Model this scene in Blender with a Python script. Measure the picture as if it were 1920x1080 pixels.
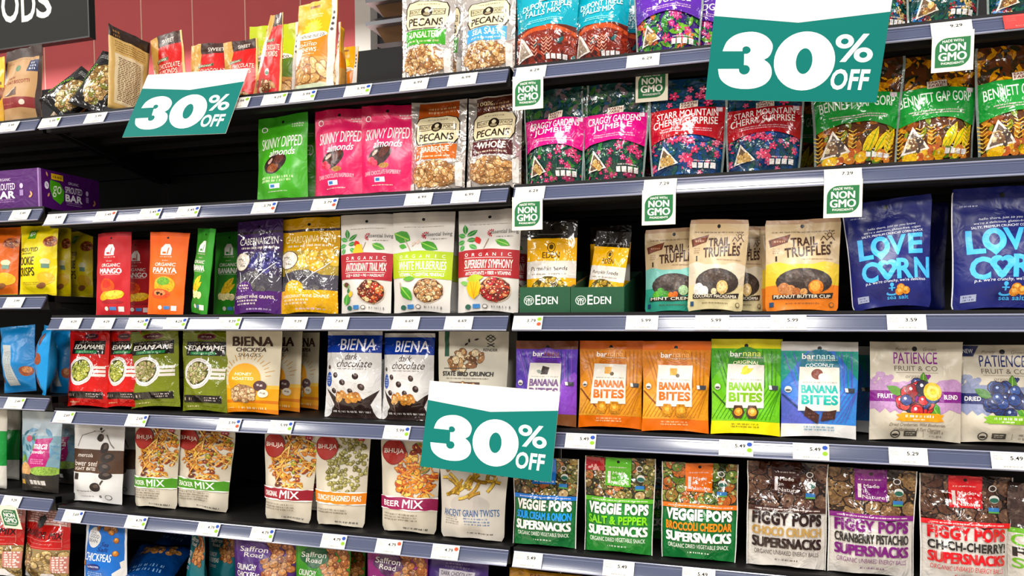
import bpy, math, random
import numpy as np
from mathutils import Vector, Euler, Matrix
from mathutils import noise as mnoise
from mathutils.geometry import tessellate_polygon

for _o in list(bpy.data.objects):
    bpy.data.objects.remove(_o, do_unlink=True)
SC = bpy.context.scene
COL = SC.collection
R_ = math.radians

# ------------------------------------------------------------------ camera
F = 1420.0                      # focal length in pixels of the 1920 px wide frame
PPY = 696.0                     # the photo is cropped: its optical centre lies below the middle
YAW, PITCH = R_(17.5), R_(3.4)
H = 1.45                        # eye height
cam_d = bpy.data.cameras.new('camera')
cam_d.sensor_width = 36.0
cam_d.lens = 36.0 * F / 1920.0
cam_d.shift_y = (PPY - 540.0) / 1920.0
cam_d.clip_start = 0.05
cam = bpy.data.objects.new('camera', cam_d)
COL.objects.link(cam)
cam.location = (0, 0, H)
cam.rotation_euler = (R_(90) - PITCH, 0, YAW)
SC.camera = cam

# ------------------------------------------------------------------ light: the shop's ambient light, its ceiling troffers and two added wall-fill lamps
w = bpy.data.worlds.new('shop_ambient')
SC.world = w
w.use_nodes = True
w.node_tree.nodes['Background'].inputs[0].default_value = (1.0, 0.97, 0.93, 1)
w.node_tree.nodes['Background'].inputs[1].default_value = 0.4
for (lx, ly) in ((-6.0, .2), (-3.0, .2), (-.05, .2), (2.95, .2), (-4.5, -2.6), (-1.5, -2.6), (1.5, -2.6), (-6.0, 2.7), (-3.4, 2.7)):
    ld = bpy.data.lights.new('troffer_or_wall_fill', 'AREA')
    ld.shape = 'RECTANGLE'
    ld.size, ld.size_y = 0.62, 1.25
    ld.energy = 62.0 if abs(ly) < 1 else (155.0 if ly < 0 else 400.0)  # the strongest pair, behind the gondola, is added to brighten the red wall
    ld.color = (1.0, 0.965, 0.91)
    lo = bpy.data.objects.new('troffer_or_wall_fill', ld)
    lo.location = (lx, ly, 3.3)
    COL.objects.link(lo)
SC.view_settings.view_transform = 'Standard'
SC.view_settings.look = 'None'
SC.view_settings.exposure = 0.0
SC.view_settings.gamma = 1.0
SC.view_settings.use_curve_mapping = False

# ------------------------------------------------------------------ where things are: a pixel's ray met with a real plane
cy, sy, cp, sp = math.cos(YAW), math.sin(YAW), math.cos(PITCH), math.sin(PITCH)
FW = Vector((-sy * cp, cy * cp, -sp))
RT = Vector((cy, sy, 0))
UP = RT.cross(FW)

def P(px, py, Y):
    d = FW + RT * ((px - 960) / F) + UP * ((PPY - py) / F)
    return Vector((0, 0, H)) + d * (Y / d.y)

def Xat(px, Y, z):
    a = (px - 960) / F
    return (a * (cy * cp * Y - sp * (z - H)) - sy * Y) / (cy + a * sy * cp)

def Yat(px, py, z):
    d = FW + RT * ((px - 960) / F) + UP * ((PPY - py) / F)
    return d.y * ((z - H) / d.z)

D = 1.457                       # distance from the eye to the shelf fronts
DEPTH = 0.42                    # shelf depth
YB = D + DEPTH                  # the gondola's back
RT_TILT = R_(29)                # price channels lean back

# ------------------------------------------------------------------ materials
MATS = {}

def lin(hx):
    r = [int(hx[i:i + 2], 16) / 255 for i in (0, 2, 4)]
    m_ = max(r)
    r = [max(0.0, m_ - (m_ - c) * 1.08) for c in r]
    return tuple(c / 12.92 if c <= .04045 else ((c + .055) / 1.055) ** 2.4 for c in r) + (1,)

def new_mat(key):
    m = bpy.data.materials.new(key)
    m.use_nodes = True
    nt = m.node_tree
    return m, nt, nt.nodes['Principled BSDF']

FIN = {'gloss': (.14, .42, 30, .0016), 'satin': (.33, .3, 26, .0012), 'matte': (.5, .16, 22, .001), 'paper': (.6, .03, 60, .0004), 'foil': (.2, .7, 30, .0018)}

def add_bump(nt, b, fin):
    rough, st, sc, dist = FIN[fin]
    tc = nt.nodes.new('ShaderNodeTexCoord')
    n = nt.nodes.new('ShaderNodeTexNoise')
    n.inputs['Scale'].default_value = sc
    n.inputs['Detail'].default_value = 2.0
    n.inputs['Distortion'].default_value = 1.2
    if fin in ('gloss', 'foil', 'satin'):           # sharp creases of a filled film bag
        vo = nt.nodes.new('ShaderNodeTexVoronoi')
        vo.feature = 'F1'; vo.distance = 'EUCLIDEAN'
        vo.inputs['Scale'].default_value = 17 if fin != 'satin' else 11
        mp = nt.nodes.new('ShaderNodeMapping')
        mp.inputs['Rotation'].default_value = (0, .6, 0)
        mp.inputs['Scale'].default_value = (1.5, 1, .62)
        ad = nt.nodes.new('ShaderNodeMath'); ad.operation = 'MULTIPLY_ADD'
        ad.inputs[1].default_value = .75 if fin != 'satin' else .45
        wob = nt.nodes.new('ShaderNodeVectorMath'); wob.operation = 'MULTIPLY_ADD'
        wob.inputs[1].default_value = (.05, .05, .05)
        nt.links.new(tc.outputs['Object'], mp.inputs['Vector'])
        nt.links.new(n.outputs['Color'], wob.inputs[0])
        nt.links.new(mp.outputs[0], wob.inputs[2])
        nt.links.new(wob.outputs[0], vo.inputs['Vector'])
        nt.links.new(vo.outputs['Distance'], ad.inputs[0])
        nt.links.new(n.outputs[0], ad.inputs[2])
        hgt = ad.outputs[0]
    else:
        hgt = n.outputs[0]
    bp = nt.nodes.new('ShaderNodeBump')
    bp.inputs['Strength'].default_value = st
    bp.inputs['Distance'].default_value = dist * 6
    nt.links.new(tc.outputs['Object'], n.inputs['Vector'])
    nt.links.new(hgt, bp.inputs['Height'])
    nt.links.new(bp.outputs[0], b.inputs['Normal'])
    b.inputs['Specular IOR Level'].default_value = {'paper': .12, 'matte': .3, 'satin': .4}.get(fin, .55)
    b.inputs['Roughness'].default_value = rough
    if fin == 'foil':
        b.inputs['Metallic'].default_value = .55

def film(hx, fin='satin', pic=0.0):
    k = ('film', hx, fin, pic)
    if k not in MATS:
        m, nt, b = new_mat('printed_film_%s_%s' % (hx, fin))
        b.inputs['Base Color'].default_value = lin(hx)
        add_bump(nt, b, fin)
        m.diffuse_color = lin(hx)
        if pic:                                     # a printed photograph: grain and mottling inside each printed colour
            tc = nt.nodes.new('ShaderNodeTexCoord')
            n = nt.nodes.new('ShaderNodeTexNoise')
            n.inputs['Scale'].default_value = 240
            n.inputs['Detail'].default_value = 5
            n.inputs['Roughness'].default_value = .65
            n.inputs['Distortion'].default_value = .8
            mr = nt.nodes.new('ShaderNodeMapRange')
            mr.inputs[1].default_value = .3; mr.inputs[2].default_value = .7
            mr.inputs[3].default_value = 1 - .62 * pic; mr.inputs[4].default_value = 1 + .42 * pic
            hs = nt.nodes.new('ShaderNodeHueSaturation')
            hs.inputs['Color'].default_value = lin(hx)
            nt.links.new(tc.outputs['Object'], n.inputs['Vector'])
            nt.links.new(n.outputs[0], mr.inputs[0])
            nt.links.new(mr.outputs[0], hs.inputs['Value'])
            nt.links.new(hs.outputs[0], b.inputs['Base Color'])
        MATS[k] = m
    return MATS[k]

def bands_mat(bands, fin):
    if len(bands) == 1:
        return film(bands[0][1], fin)
    k = ('bands', tuple(bands), fin)
    if k not in MATS:
        m, nt, b = new_mat('banded_film_%s' % bands[0][1])
        uv = nt.nodes.new('ShaderNodeUVMap'); uv.uv_map = 'UVMap'
        sx = nt.nodes.new('ShaderNodeSeparateXYZ')
        cr = nt.nodes.new('ShaderNodeValToRGB')
        cr.color_ramp.interpolation = 'CONSTANT'
        e = cr.color_ramp.elements
        e[0].position = 0; e[0].color = lin(bands[0][1])
        e[1].position = bands[1][0]; e[1].color = lin(bands[1][1])
        for (p, c) in bands[2:]:
            q = e.new(p); q.color = lin(c)
        nt.links.new(uv.outputs[0], sx.inputs[0])
        nt.links.new(sx.outputs['Y'], cr.inputs[0])
        nt.links.new(cr.outputs[0], b.inputs['Base Color'])
        add_bump(nt, b, fin)
        MATS[k] = m
    return MATS[k]

def plain(name, hx, rough=.5, metal=0, noise=0.0, nscale=8, spec=.5, bump=0):
    k = ('plain', name)
    if k not in MATS:
        m, nt, b = new_mat(name)
        b.inputs['Base Color'].default_value = lin(hx)
        b.inputs['Roughness'].default_value = rough
        b.inputs['Metallic'].default_value = metal
        b.inputs['Specular IOR Level'].default_value = spec
        tc = nt.nodes.new('ShaderNodeTexCoord')
        n = nt.nodes.new('ShaderNodeTexNoise')
        n.inputs['Scale'].default_value = nscale
        n.inputs['Detail'].default_value = 4
        nt.links.new(tc.outputs['Object'], n.inputs['Vector'])
        if noise:
            mx = nt.nodes.new('ShaderNodeMix'); mx.data_type = 'RGBA'; mx.blend_type = 'MULTIPLY'
            mx.inputs[0].default_value = noise
            mx.inputs[6].default_value = lin(hx)
            nt.links.new(n.outputs['Color'], mx.inputs[7])
            nt.links.new(mx.outputs[2], b.inputs['Base Color'])
        if bump:
            bp = nt.nodes.new('ShaderNodeBump')
            bp.inputs['Strength'].default_value = bump
            bp.inputs['Distance'].default_value = .002
            nt.links.new(n.outputs[0], bp.inputs['Height'])
            nt.links.new(bp.outputs[0], b.inputs['Normal'])
        MATS[k] = m
    return MATS[k]

# ------------------------------------------------------------------ object helpers
def tag(o, label=None, cat=None, group=None, kind=None):
    if label: o['label'] = label
    if cat: o['category'] = cat
    if group: o['group'] = group
    if kind: o['kind'] = kind
    return o

def empty(name, loc, rot=(0, 0, 0)):
    o = bpy.data.objects.new(name, None)
    o.empty_display_size = .02
    o.location = loc
    o.rotation_euler = rot
    COL.objects.link(o)
    return o

def mesh_obj(name, verts, faces, mats, parent=None, midx=None, smooth=False, loc=None):
    me = bpy.data.meshes.new(name)
    me.from_pydata([tuple(v) for v in verts], [], faces)
    for m in (mats if isinstance(mats, (list, tuple)) else [mats]):
        me.materials.append(m)
    if midx is not None:
        me.polygons.foreach_set('material_index', midx)
    if smooth:
        me.polygons.foreach_set('use_smooth', [True] * len(me.polygons))
    me.update()
    o = bpy.data.objects.new(name, me)
    COL.objects.link(o)
    if parent is not None:
        o.parent = parent
    if loc is not None:
        o.location = loc
    return o

class MB:
    def __init__(s):
        s.v, s.f, s.m = [], [], []
    def box(s, a, b, mi=0):
        (x0, y0, z0), (x1, y1, z1) = a, b
        k = len(s.v)
        s.v += [(x0, y0, z0), (x1, y0, z0), (x1, y1, z0), (x0, y1, z0), (x0, y0, z1), (x1, y0, z1), (x1, y1, z1), (x0, y1, z1)]
        s.f += [tuple(k + i for i in q) for q in ((0, 3, 2, 1), (4, 5, 6, 7), (0, 1, 5, 4), (1, 2, 6, 5), (2, 3, 7, 6), (3, 0, 4, 7))]
        s.m += [mi] * 6
        return s
    def prism_x(s, prof, x0, x1, mi=0):
        """a closed (y, z) outline run from x0 to x1"""
        k, n = len(s.v), len(prof)
        s.v += [(x0, y, z) for y, z in prof] + [(x1, y, z) for y, z in prof]
        for i in range(n):
            j = (i + 1) % n
            s.f.append((k + i, k + j, k + n + j, k + n + i)); s.m.append(mi)
        s.f.append(tuple(k + i for i in reversed(range(n)))); s.m.append(mi)
        s.f.append(tuple(k + n + i for i in range(n))); s.m.append(mi)
        return s
    def build(s, name, mats, parent=None, smooth=False):
        return mesh_obj(name, s.v, s.f, mats, parent, s.m, smooth)

# ------------------------------------------------------------------ flat print: shapes in a panel's own 0..1 square, cut to a grid
_txt = {}
_runs = {}

def text_tris(s, bold=0.0, shear=0.0):
    k = (s, bold, shear)
    if k in _txt: return _txt[k]
    if bold > 0 and set('MWNXK') & set(s.upper()):   # letters whose sharp joints would fold over: thicken by overprinting
        base = text_tris(s, 0.0, shear)
        _runs[k] = max(1, len(base))
        bx, by = bold * .9 / max(1.0, .62 * len(s)), bold * .5
        sc = (1 / (1 + 2 * bx), 1 / (1 + 2 * by))
        _txt[k] = [[((x + dx + bx) * sc[0], (y + dy + by) * sc[1]) for x, y in t] for dx, dy in ((-bx, -by), (bx, -by), (-bx, by), (bx, by)) for t in base]
        return _txt[k]
    c = bpy.data.curves.new('t', 'FONT')
    c.body = s
    c.size = 1.0
    c.offset = bold * .7
    c.space_character = 1.0 + bold
    c.shear = shear
    c.resolution_u = 3
    c.fill_mode = 'FRONT'
    o = bpy.data.objects.new('t', c)
    COL.objects.link(o)
    dg = bpy.context.evaluated_depsgraph_get()
    me = bpy.data.meshes.new_from_object(o.evaluated_get(dg))
    me.calc_loop_triangles()
    n = len(me.vertices)
    co = np.zeros(n * 3); me.vertices.foreach_get('co', co)
    co = co.reshape(-1, 3)[:, :2]
    tr = np.zeros(len(me.loop_triangles) * 3, dtype=np.int32); me.loop_triangles.foreach_get('vertices', tr)
    tr = tr.reshape(-1, 3)
    bpy.data.objects.remove(o); bpy.data.curves.remove(c); bpy.data.meshes.remove(me)
    if n == 0:
        _txt[k] = []
        return []
    lo, hi = co.min(0), co.max(0)
    co = (co - lo) / np.maximum(hi - lo, 1e-6)
    _txt[k] = [[tuple(co[i]) for i in t] for t in tr]
    return _txt[k]

NU, NV = 14, 20

def clip_half(poly, a, b, c):
    """keep a*u + b*v <= c"""
    out = []
    p = poly[-1]; dp = a * p[0] + b * p[1] - c
    for q in poly:
        dq = a * q[0] + b * q[1] - c
        if (dp <= 0) != (dq <= 0):
            t = dp / (dp - dq)
            out.append((p[0] + (q[0] - p[0]) * t, p[1] + (q[1] - p[1]) * t))
        if dq <= 0: out.append(q)
        p, dp = q, dq
    return out

def clip_axis(poly, ax, lo, hi):
    for side, lim in ((0, lo), (1, hi)):
        if not poly: return poly
        out = []
        p = poly[-1]
        pin = p[ax] >= lim if side == 0 else p[ax] <= lim
        for q in poly:
            qin = q[ax] >= lim if side == 0 else q[ax] <= lim
            if qin != pin:
                t = (lim - p[ax]) / (q[ax] - p[ax])
                out.append((p[0] + (q[0] - p[0]) * t, p[1] + (q[1] - p[1]) * t))
            if qin: out.append(q)
            p, pin = q, qin
        poly = out
    return poly

class Design:
    """a printed front: elements are flat shapes with u across and v up, both 0..1; asp = height / width"""
    def __init__(s, base, asp=1.6, fin='satin', kind='stand', seal=None, hole=True, seed=1, taper=0.0, rnd=0.0, zip=None):
        s.bands = base if isinstance(base, list) else [(0, base)]
        s.asp, s.fin, s.kind = asp, fin, kind
        s.taper, s.rnd = taper, rnd
        s.grain = 0.0
        s.polys = []            # (convex polygon, hex colour, offset, part)
        s.layer = 0
        s.flat = None
        s.rng = random.Random(seed)
        if zip: s.zips = zip
        if seal: s.R(0, .955, 1, 1, seal, 'top_seal')
        if hole: s.E(.5, .93, .028, .028 / asp, '0c0a09', 'hang_hole')
    def _off(s):
        s.layer += 1
        return .0002 + s.layer * .00003
    def _add(s, poly, c, off, part):
        s.polys.append((poly, c, off, part))
    def R(s, u0, v0, u1, v1, c, part='artwork_print'):
        s._add([(u0, v0), (u1, v0), (u1, v1), (u0, v1)], c, s._off(), part); return s
    def E(s, u, v, ru, rv, c, part='artwork_print', n=22, a=0):
        ca, sa = math.cos(R_(a)), math.sin(R_(a))
        pts = []
        for i in range(n):
            t = 2 * math.pi * i / n
            x, y = ru * math.cos(t), rv * s.asp * math.sin(t)
            pts.append((u + x * ca - y * sa, v + (x * sa + y * ca) / s.asp))
        s._add(pts, c, s._off(), part); return s
    def C(s, u, v, r, c, part='artwork_print'):
        return s.E(u, v, r, r / s.asp, c, part)
    def G(s, pts, c, part='artwork_print'):
        off = s._off()
        tri = tessellate_polygon([[Vector((x, y, 0)) for x, y in pts]])
        for t in tri:
            q = [pts[i] for i in t]
            ar = (q[1][0] - q[0][0]) * (q[2][1] - q[0][1]) - (q[2][0] - q[0][0]) * (q[1][1] - q[0][1])
            s._add(q if ar > 0 else q[::-1], c, off, part)
        return s
    def T(s, txt, u, v, wd, ht, c, b=0.0, sh=0.0, arc=0, rot=0, part='lettering'):
        off = s._off()
        ca, sa = math.cos(R_(rot)), math.sin(R_(rot))
        tris = text_tris(txt, b, sh)
        run = _runs.get((txt, b, sh))
        for ti, t in enumerate(tris):
            q = []
            for x, y in t:
                X = (x - .5) * wd
                Y = (y - .5) * ht + arc * (1 - (2 * x - 1) ** 2)
                Y *= s.asp
                q.append((u + X * ca - Y * sa, v + (X * sa + Y * ca) / s.asp))
            s._add(q, c, off + (ti // run * .000005 if run else 0), part)
        return s
    def M(s, u, v, wd, ht, c, rows=1, gap=1.7, part='lettering'):
        """print too small to read in the photograph: rows of word-long strokes"""
        off = s._off()
        for r in range(rows):
            y = v - (r - (rows - 1) / 2) * ht * gap
            x = u - wd / 2 + s.rng.uniform(0, .06) * wd
            while x < u + wd / 2 - .02:
                l = min(s.rng.uniform(.05, .16) * max(wd, .3), u + wd / 2 - x)
                lw = max(ht * s.asp * .52, .006)          # one letter's width
                if rows <= 5 and lw < .05:
                    e = x
                    while e < x + l - lw * .5:
                        h2 = ht / 2 * s.rng.choice((1, .72, .72, .85))
                        if s.rng.random() < .4:
                            s._add([(e, y - ht / 2), (e + lw * .36, y - ht / 2), (e + lw * .36, y + h2), (e, y + h2)], c, off, part)
                        else:
                            s._add([(e, y - ht / 2), (e + lw * .8, y - ht / 2), (e + lw * .66, y + h2), (e + lw * .1, y + h2)], c, off, part)
                        e += lw * 1.12
                    x = e + lw * .8
                    continue
                s._add([(x, y - ht / 2), (x + l, y - ht / 2), (x + l, y + ht / 2), (x, y + ht / 2)], c, off, part)
                x += l + .018
        return s
    def line(s, u0, v0, u1, v1, wd, c, part='artwork_print'):
        dx, dy = (u1 - u0), (v1 - v0) * s.asp
        l = math.hypot(dx, dy)
        nx, ny = -dy / l * wd / 2, dx / l * wd / 2 / s.asp
        s._add([(u0 - nx, v0 - ny), (u1 - nx, v1 - ny), (u1 + nx, v1 + ny), (u0 + nx, v0 + ny)], c, s._off(), part); return s
    def band(s, v0, v1, c, amp=.012, n=12, part='artwork_print', slope=0):
        """a band with torn edges"""
        lo = [(i / n, v0 + slope * i / n + s.rng.uniform(-amp, amp)) for i in range(n + 1)]
        hi = [(i / n, v1 + slope * i / n + s.rng.uniform(-amp, amp)) for i in range(n + 1)]
        return s.G(lo + hi[::-1], c, part)
    def leaf(s, u, v, l, wd, a, c, c2=None, part='artwork_print'):
        pts = []
        ca, sa = math.cos(R_(a)), math.sin(R_(a))
        sh = [(0, 0), (.25, .8), (.55, 1), (.8, .6), (1, 0), (.8, -.6), (.55, -1), (.25, -.8)]
        for x, y in sh[::-1]:
            X, Y = x * l, y * wd
            pts.append((u + X * ca - Y * sa, v + (X * sa + Y * ca) / s.asp))
        s._add(pts, c, s._off(), part)
        if c2: s.line(u, v, u + l * .9 * ca, v + l * .9 * sa / s.asp, wd * .22, c2, part)
        return s
    def S(s, kind, reg, n, size, cols, part='food_print', asp=(1, 1.6), lite=None, dark=None, clipu=(0, 1), sector=None):
        """many small printed pieces: nuts, peas, sticks, flowers. reg = (u, v, ru, rv) ellipse or (u0, v0, u1, v1, 'r')"""
        base = s._off()
        for i in range(n):
            for _ in range(40):
                if len(reg) == 5:
                    u, v = s.rng.uniform(reg[0], reg[2]), s.rng.uniform(reg[1], reg[3])
                else:
                    t, r = s.rng.uniform(0, 6.283), math.sqrt(s.rng.random())
                    u, v = reg[0] + reg[2] * r * math.cos(t), reg[1] + reg[3] * r * math.sin(t)
                if sector is None or sector(u, v): break
            else:
                continue
            sz = s.rng.uniform(*size)
            k = s.rng.uniform(*asp)
            a = s.rng.uniform(0, 180)
            c = s.rng.choice(cols)
            off = base + i * .000012
            ca, sa = math.cos(R_(a)), math.sin(R_(a))
            def put(pts, col, o2, sc=1.0, du=0, dv=0):
                q = []
                for x, y in pts:
                    x, y = x * sz * sc, y * sz * sc
                    q.append((min(max(u + du * sz + x * ca - y * sa, clipu[0]), clipu[1]), min(max(v + dv * sz / s.asp + (x * sa + y * ca) / s.asp, .003), .997)))
                s._add(q, col, off + o2, part)
            if kind == 'stick':
                put([(-k, -.12), (k, -.12), (k, .12), (-k, .12)], c, 0)
            elif kind == 'flower':
                for p in range(5):
                    b = 2 * math.pi * p / 5
                    q = [(0, 0)] + [(math.cos(b + d) * rr, math.sin(b + d) * rr) for d, rr in ((-.5, .6), (-.25, 1), (.25, 1), (.5, .6))]
                    put(q, c, 0)
                put([(math.cos(t) * .2, math.sin(t) * .2) for t in (0, 1.57, 3.14, 4.71)], lite or 'f0d0d8', .000004)
            elif kind == 'leaf':
                put([(-1, 0), (-.4, -.35), (.4, -.35), (1, 0), (.4, .35), (-.4, .35)], c, 0)
            else:
                m = 9
                ell = [(math.cos(2 * math.pi * j / m) * k / math.sqrt(k), math.sin(2 * math.pi * j / m) / math.sqrt(k)) for j in range(m)]
                if dark: put(ell, dark, 0, 1.14)
                put(ell, c, .000003)
                if lite: put(ell, lite, .000006, .27, -.18, .32)
        s.layer += 1 + int(n * .000012 / .00003)
        return s
    def flatten(s):
        if s.flat is not None: return s.flat
        parts = {}
        for poly, c, off, part in s.polys:
            p = parts.setdefault(part, dict(u=[], v=[], o=[], f=[], m=[], cols=[]))
            if c not in p['cols']: p['cols'].append(c)
            mi = p['cols'].index(c)
            us = [q[0] for q in poly]; vs = [q[1] for q in poly]
            i0, i1 = max(0, int(min(us) * NU)), min(NU - 1, int(max(us) * NU))
            j0, j1 = max(0, int(min(vs) * NV)), min(NV - 1, int(max(vs) * NV))
            for i in range(i0, i1 + 1):
                col = clip_axis(poly, 0, i / NU, (i + 1) / NU) if (i1 > i0 or min(us) < 0 or max(us) > 1) else poly
                if len(col) < 3: continue
                for j in range(j0, j1 + 1):
                    cell = clip_axis(col, 1, j / NV, (j + 1) / NV) if (j1 > j0 or min(vs) < 0 or max(vs) > 1) else col
                    if len(cell) < 3: continue
                    for sg in (1, -1):              # the two triangles of the bag's own grid cell
                        q = clip_half(cell, sg * NU, sg * NV, sg * (i + j + 1))
                        if len(q) < 3: continue
                        ar = 0
                        for a, b in zip(q, q[1:] + q[:1]): ar += a[0] * b[1] - b[0] * a[1]
                        if abs(ar) < 1e-7: continue
                        if ar < 0: q = q[::-1]
                        k = len(p['u'])
                        for x, y in q:
                            p['u'].append(x); p['v'].append(y); p['o'].append(off)
                        p['f'].append(tuple(range(k, k + len(q)))); p['m'].append(mi)
        for p in parts.values():
            for k in 'uvo': p[k] = np.array(p[k])
        s.flat = parts
        return parts

def sstep(a, b, x):
    t = np.clip((x - a) / (b - a), 0, 1)
    return t * t * (3 - 2 * t)

def pouch_grid(wd, ht, t, kind, seed, crumple=1.0, bend=0.0, taper=0.0, rnd=0.0):
    u = np.linspace(0, 1, NU + 1)[None, :].repeat(NV + 1, 0)
    v = np.linspace(0, 1, NV + 1)[:, None].repeat(NU + 1, 1)
    e = 1 - np.abs(2 * u - 1)
    cu = np.clip((e - .06) / .94, 0, 1)
    across = np.clip(1 - (1 - cu) ** 2.2, 0, 1) ** .75
    if kind == 'stand':
        prof = (.62 + .38 * sstep(0, .22, v)) * (1 - sstep(.30, .90, v)) ** .8 + .03
        across = across * (1 - .0 * v)
    elif kind == 'slim':
        prof = np.sin(np.pi * np.clip(v * .9 + .05, 0, 1)) ** .55 * (1 - .35 * v)
    else:
        prof = np.sin(np.pi * np.clip((v - .05) / .9, 0, 1)) ** .6 + .01
    half = t / 2 * prof * across
    wv = wd * (1 - .035 * prof)
    if kind == 'stand':
        wv = wv * (1 + .012 * np.sin(v * 6 + seed))
    wv = wv * (1 + taper * (v - .55)) * (1 - rnd * np.clip(1 - v / .07, 0, 1) ** 2 - .5 * rnd * np.clip((v - .96) / .04, 0, 1) ** 2)
    x = (u - .5) * wv
    z = v * ht
    if kind == 'stand':
        arch = .028 * ht * (1 - (2 * u - 1) ** 2)
        z = z + arch * (1 - v) ** 5
        # rounded lower corners
    wr = np.zeros_like(u); wb = np.zeros_like(u)
    for j in range(NV + 1):
        for i in range(NU + 1):
            p = Vector((u[j, i] * 3.1 + seed * 7.3, v[j, i] * 3.6 * ht / wd * .7, seed * 1.7))
            q = Vector((u[j, i] * 7 + seed * 3.3, v[j, i] * 6, seed * 2.7))
            wr[j, i] = mnoise.noise(p) * .0056 + mnoise.noise(q) * .0032 + (.0011 if j in (NV - 3,) else 0) - (.0008 if j == NV - 2 else 0)
            wb[j, i] = mnoise.noise(p + Vector((0, 0, 9))) * .004
    edge = np.clip(e * 5, .25, 1) * crumple * wd / .11
    y = -half + wr * edge
    yb = half + wb * edge
    sway = bend * (v ** 2) * ht + .006 * crumple * np.sin(u * 3 + seed) * v ** 2
    y = y + sway; yb = np.maximum(yb + sway, y + .0012)
    front = np.stack([x, y, z], -1)
    back = np.stack([x, yb, z], -1)
    return front, back

def grid_normals(g):
    du = np.gradient(g, axis=1); dv = np.gradient(g, axis=0)
    n = np.cross(du, dv)
    return n / np.maximum(np.linalg.norm(n, axis=-1, keepdims=True), 1e-9)

def bil(g, u, v):
    x = np.clip(u, 0, 1) * NU; y = np.clip(v, 0, 1) * NV
    i = np.minimum(x.astype(int), NU - 1); j = np.minimum(y.astype(int), NV - 1)
    a = (x - i)[:, None]; b = (y - j)[:, None]
    lo = g[j, i] + a * (g[j, i + 1] - g[j, i]) + b * (g[j + 1, i] - g[j, i])
    hi = g[j + 1, i + 1] + (1 - a) * (g[j + 1, i] - g[j + 1, i + 1]) + (1 - b) * (g[j, i + 1] - g[j + 1, i + 1])
    return np.where(a + b <= 1, lo, hi)

def wrap_print(ds, grid, parent, only=None, fin=None, body=None):
    nm = grid_normals(grid)
    for part, p in ds.flatten().items():
        if not len(p['f']) or (only and part not in only): continue
        n = bil(nm, p['u'], p['v'])
        co = bil(grid, p['u'], p['v']) + n * p['o'][:, None]
        n = n / np.linalg.norm(n, axis=-1, keepdims=True)
        base_name = part.split('#')[0]
        faces, mids = p['f'], p['m']
        sheet = part == 'artwork_print' and body is not None
        if sheet:                                   # the printed front sheet itself, with its artwork on it
            base_name = 'printed_front'
            k0, nr = len(co), NU + 1
            co = np.concatenate([co, (grid + nm * .00012).reshape(-1, 3)])
            n = np.concatenate([n, nm.reshape(-1, 3)])
            extra = []
            for j in range(NV):
                for i in range(NU):
                    a = k0 + j * nr + i
                    extra += [(a, a + 1, a + nr), (a + 1, a + nr + 1, a + nr)]
            faces = faces + extra
            mids = mids + [len(p['cols'])] * len(extra)
        me = bpy.data.meshes.new(base_name)
        me.from_pydata(co.tolist(), [], faces)
        for c in p['cols']: me.materials.append(film(c, fin or ('gloss' if ds.fin == 'foil' else ds.fin), 1.0 if part == 'food_print' else (ds.grain if part == 'artwork_print' else 0.0)))
        if sheet:
            me.materials.append(bands_mat(ds.bands, ds.fin))
            uvl = me.uv_layers.new(name='UVMap')
            lv = np.zeros(len(me.loops), dtype=np.int32); me.loops.foreach_get('vertex_index', lv)
            gu = np.tile(np.linspace(0, 1, NU + 1), NV + 1); gv = np.repeat(np.linspace(0, 1, NV + 1), NU + 1)
            uvv = np.stack([np.concatenate([p['u'], gu]), np.concatenate([p['v'], gv])], -1)[lv]
            uvl.data.foreach_set('uv', uvv.astype(np.float32).ravel())
        me.polygons.foreach_set('material_index', mids)
        me.polygons.foreach_set('use_smooth', [True] * len(me.polygons))
        me.update()
        me.normals_split_custom_set_from_vertices(n.tolist())
        o = bpy.data.objects.new(base_name, me)
        COL.objects.link(o)
        o.parent = body if (body is not None and base_name in ('hang_hole', 'top_seal', 'side_seal', 'side_panel')) else parent

def pouch_body(ds, front, back, parent):
    nr = NU + 1
    vs = front.reshape(-1, 3).tolist() + back.reshape(-1, 3).tolist()
    N = nr * (NV + 1)
    fs, uvs = [], []
    for j in range(NV):
        for i in range(NU):
            a = j * nr + i
            fs.append((a, a + 1, a + nr)); fs.append((a + 1, a + nr + 1, a + nr))
    for j in range(NV):
        for i in range(NU):
            a = N + j * nr + i
            fs.append((a + nr, a + nr + 1, a + 1, a))
    for i in range(NU):                                   # bottom gusset, top edge
        fs.append((i + 1, i, N + i, N + i + 1))
        k = NV * nr + i
        fs.append((k, k + 1, N + k + 1, N + k))
    for j in range(NV):
        a = j * nr
        fs.append((a + nr, N + a + nr, N + a, a))
        b = j * nr + NU
        fs.append((b, N + b, N + b + nr, b + nr))
    me = bpy.data.meshes.new('pouch_body')
    me.from_pydata(vs, [], fs)
    uvl = me.uv_layers.new(name='UVMap')
    lv = np.zeros(len(me.loops), dtype=np.int32); me.loops.foreach_get('vertex_index', lv)
    uu = (lv % N) % nr / NU; vv = (lv % N) // nr / NV
    uvl.data.foreach_set('uv', np.stack([uu, vv], -1).astype(np.float32).ravel())
    me.materials.append(bands_mat(ds.bands, ds.fin))
    me.polygons.foreach_set('use_smooth', [True] * len(me.polygons))
    me.update()
    o = bpy.data.objects.new('pouch_body', me)
    COL.objects.link(o); o.parent = parent
    return o

# ------------------------------------------------------------------ printed designs, one function for each kind of packet
WH, CR, BK = 'f2eee8', 'd9cba8', '17120f'
DS = {}

def badges(d, u, v, sc=1.0, cols=('e8e6e0', 'cfdbe8', 'e8e2e0')):
    for i, c in enumerate(cols):
        d.R(u + i * .14 * sc, v, u + (i * .14 + .1) * sc, v + .05 * sc, c)
    return d

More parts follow.
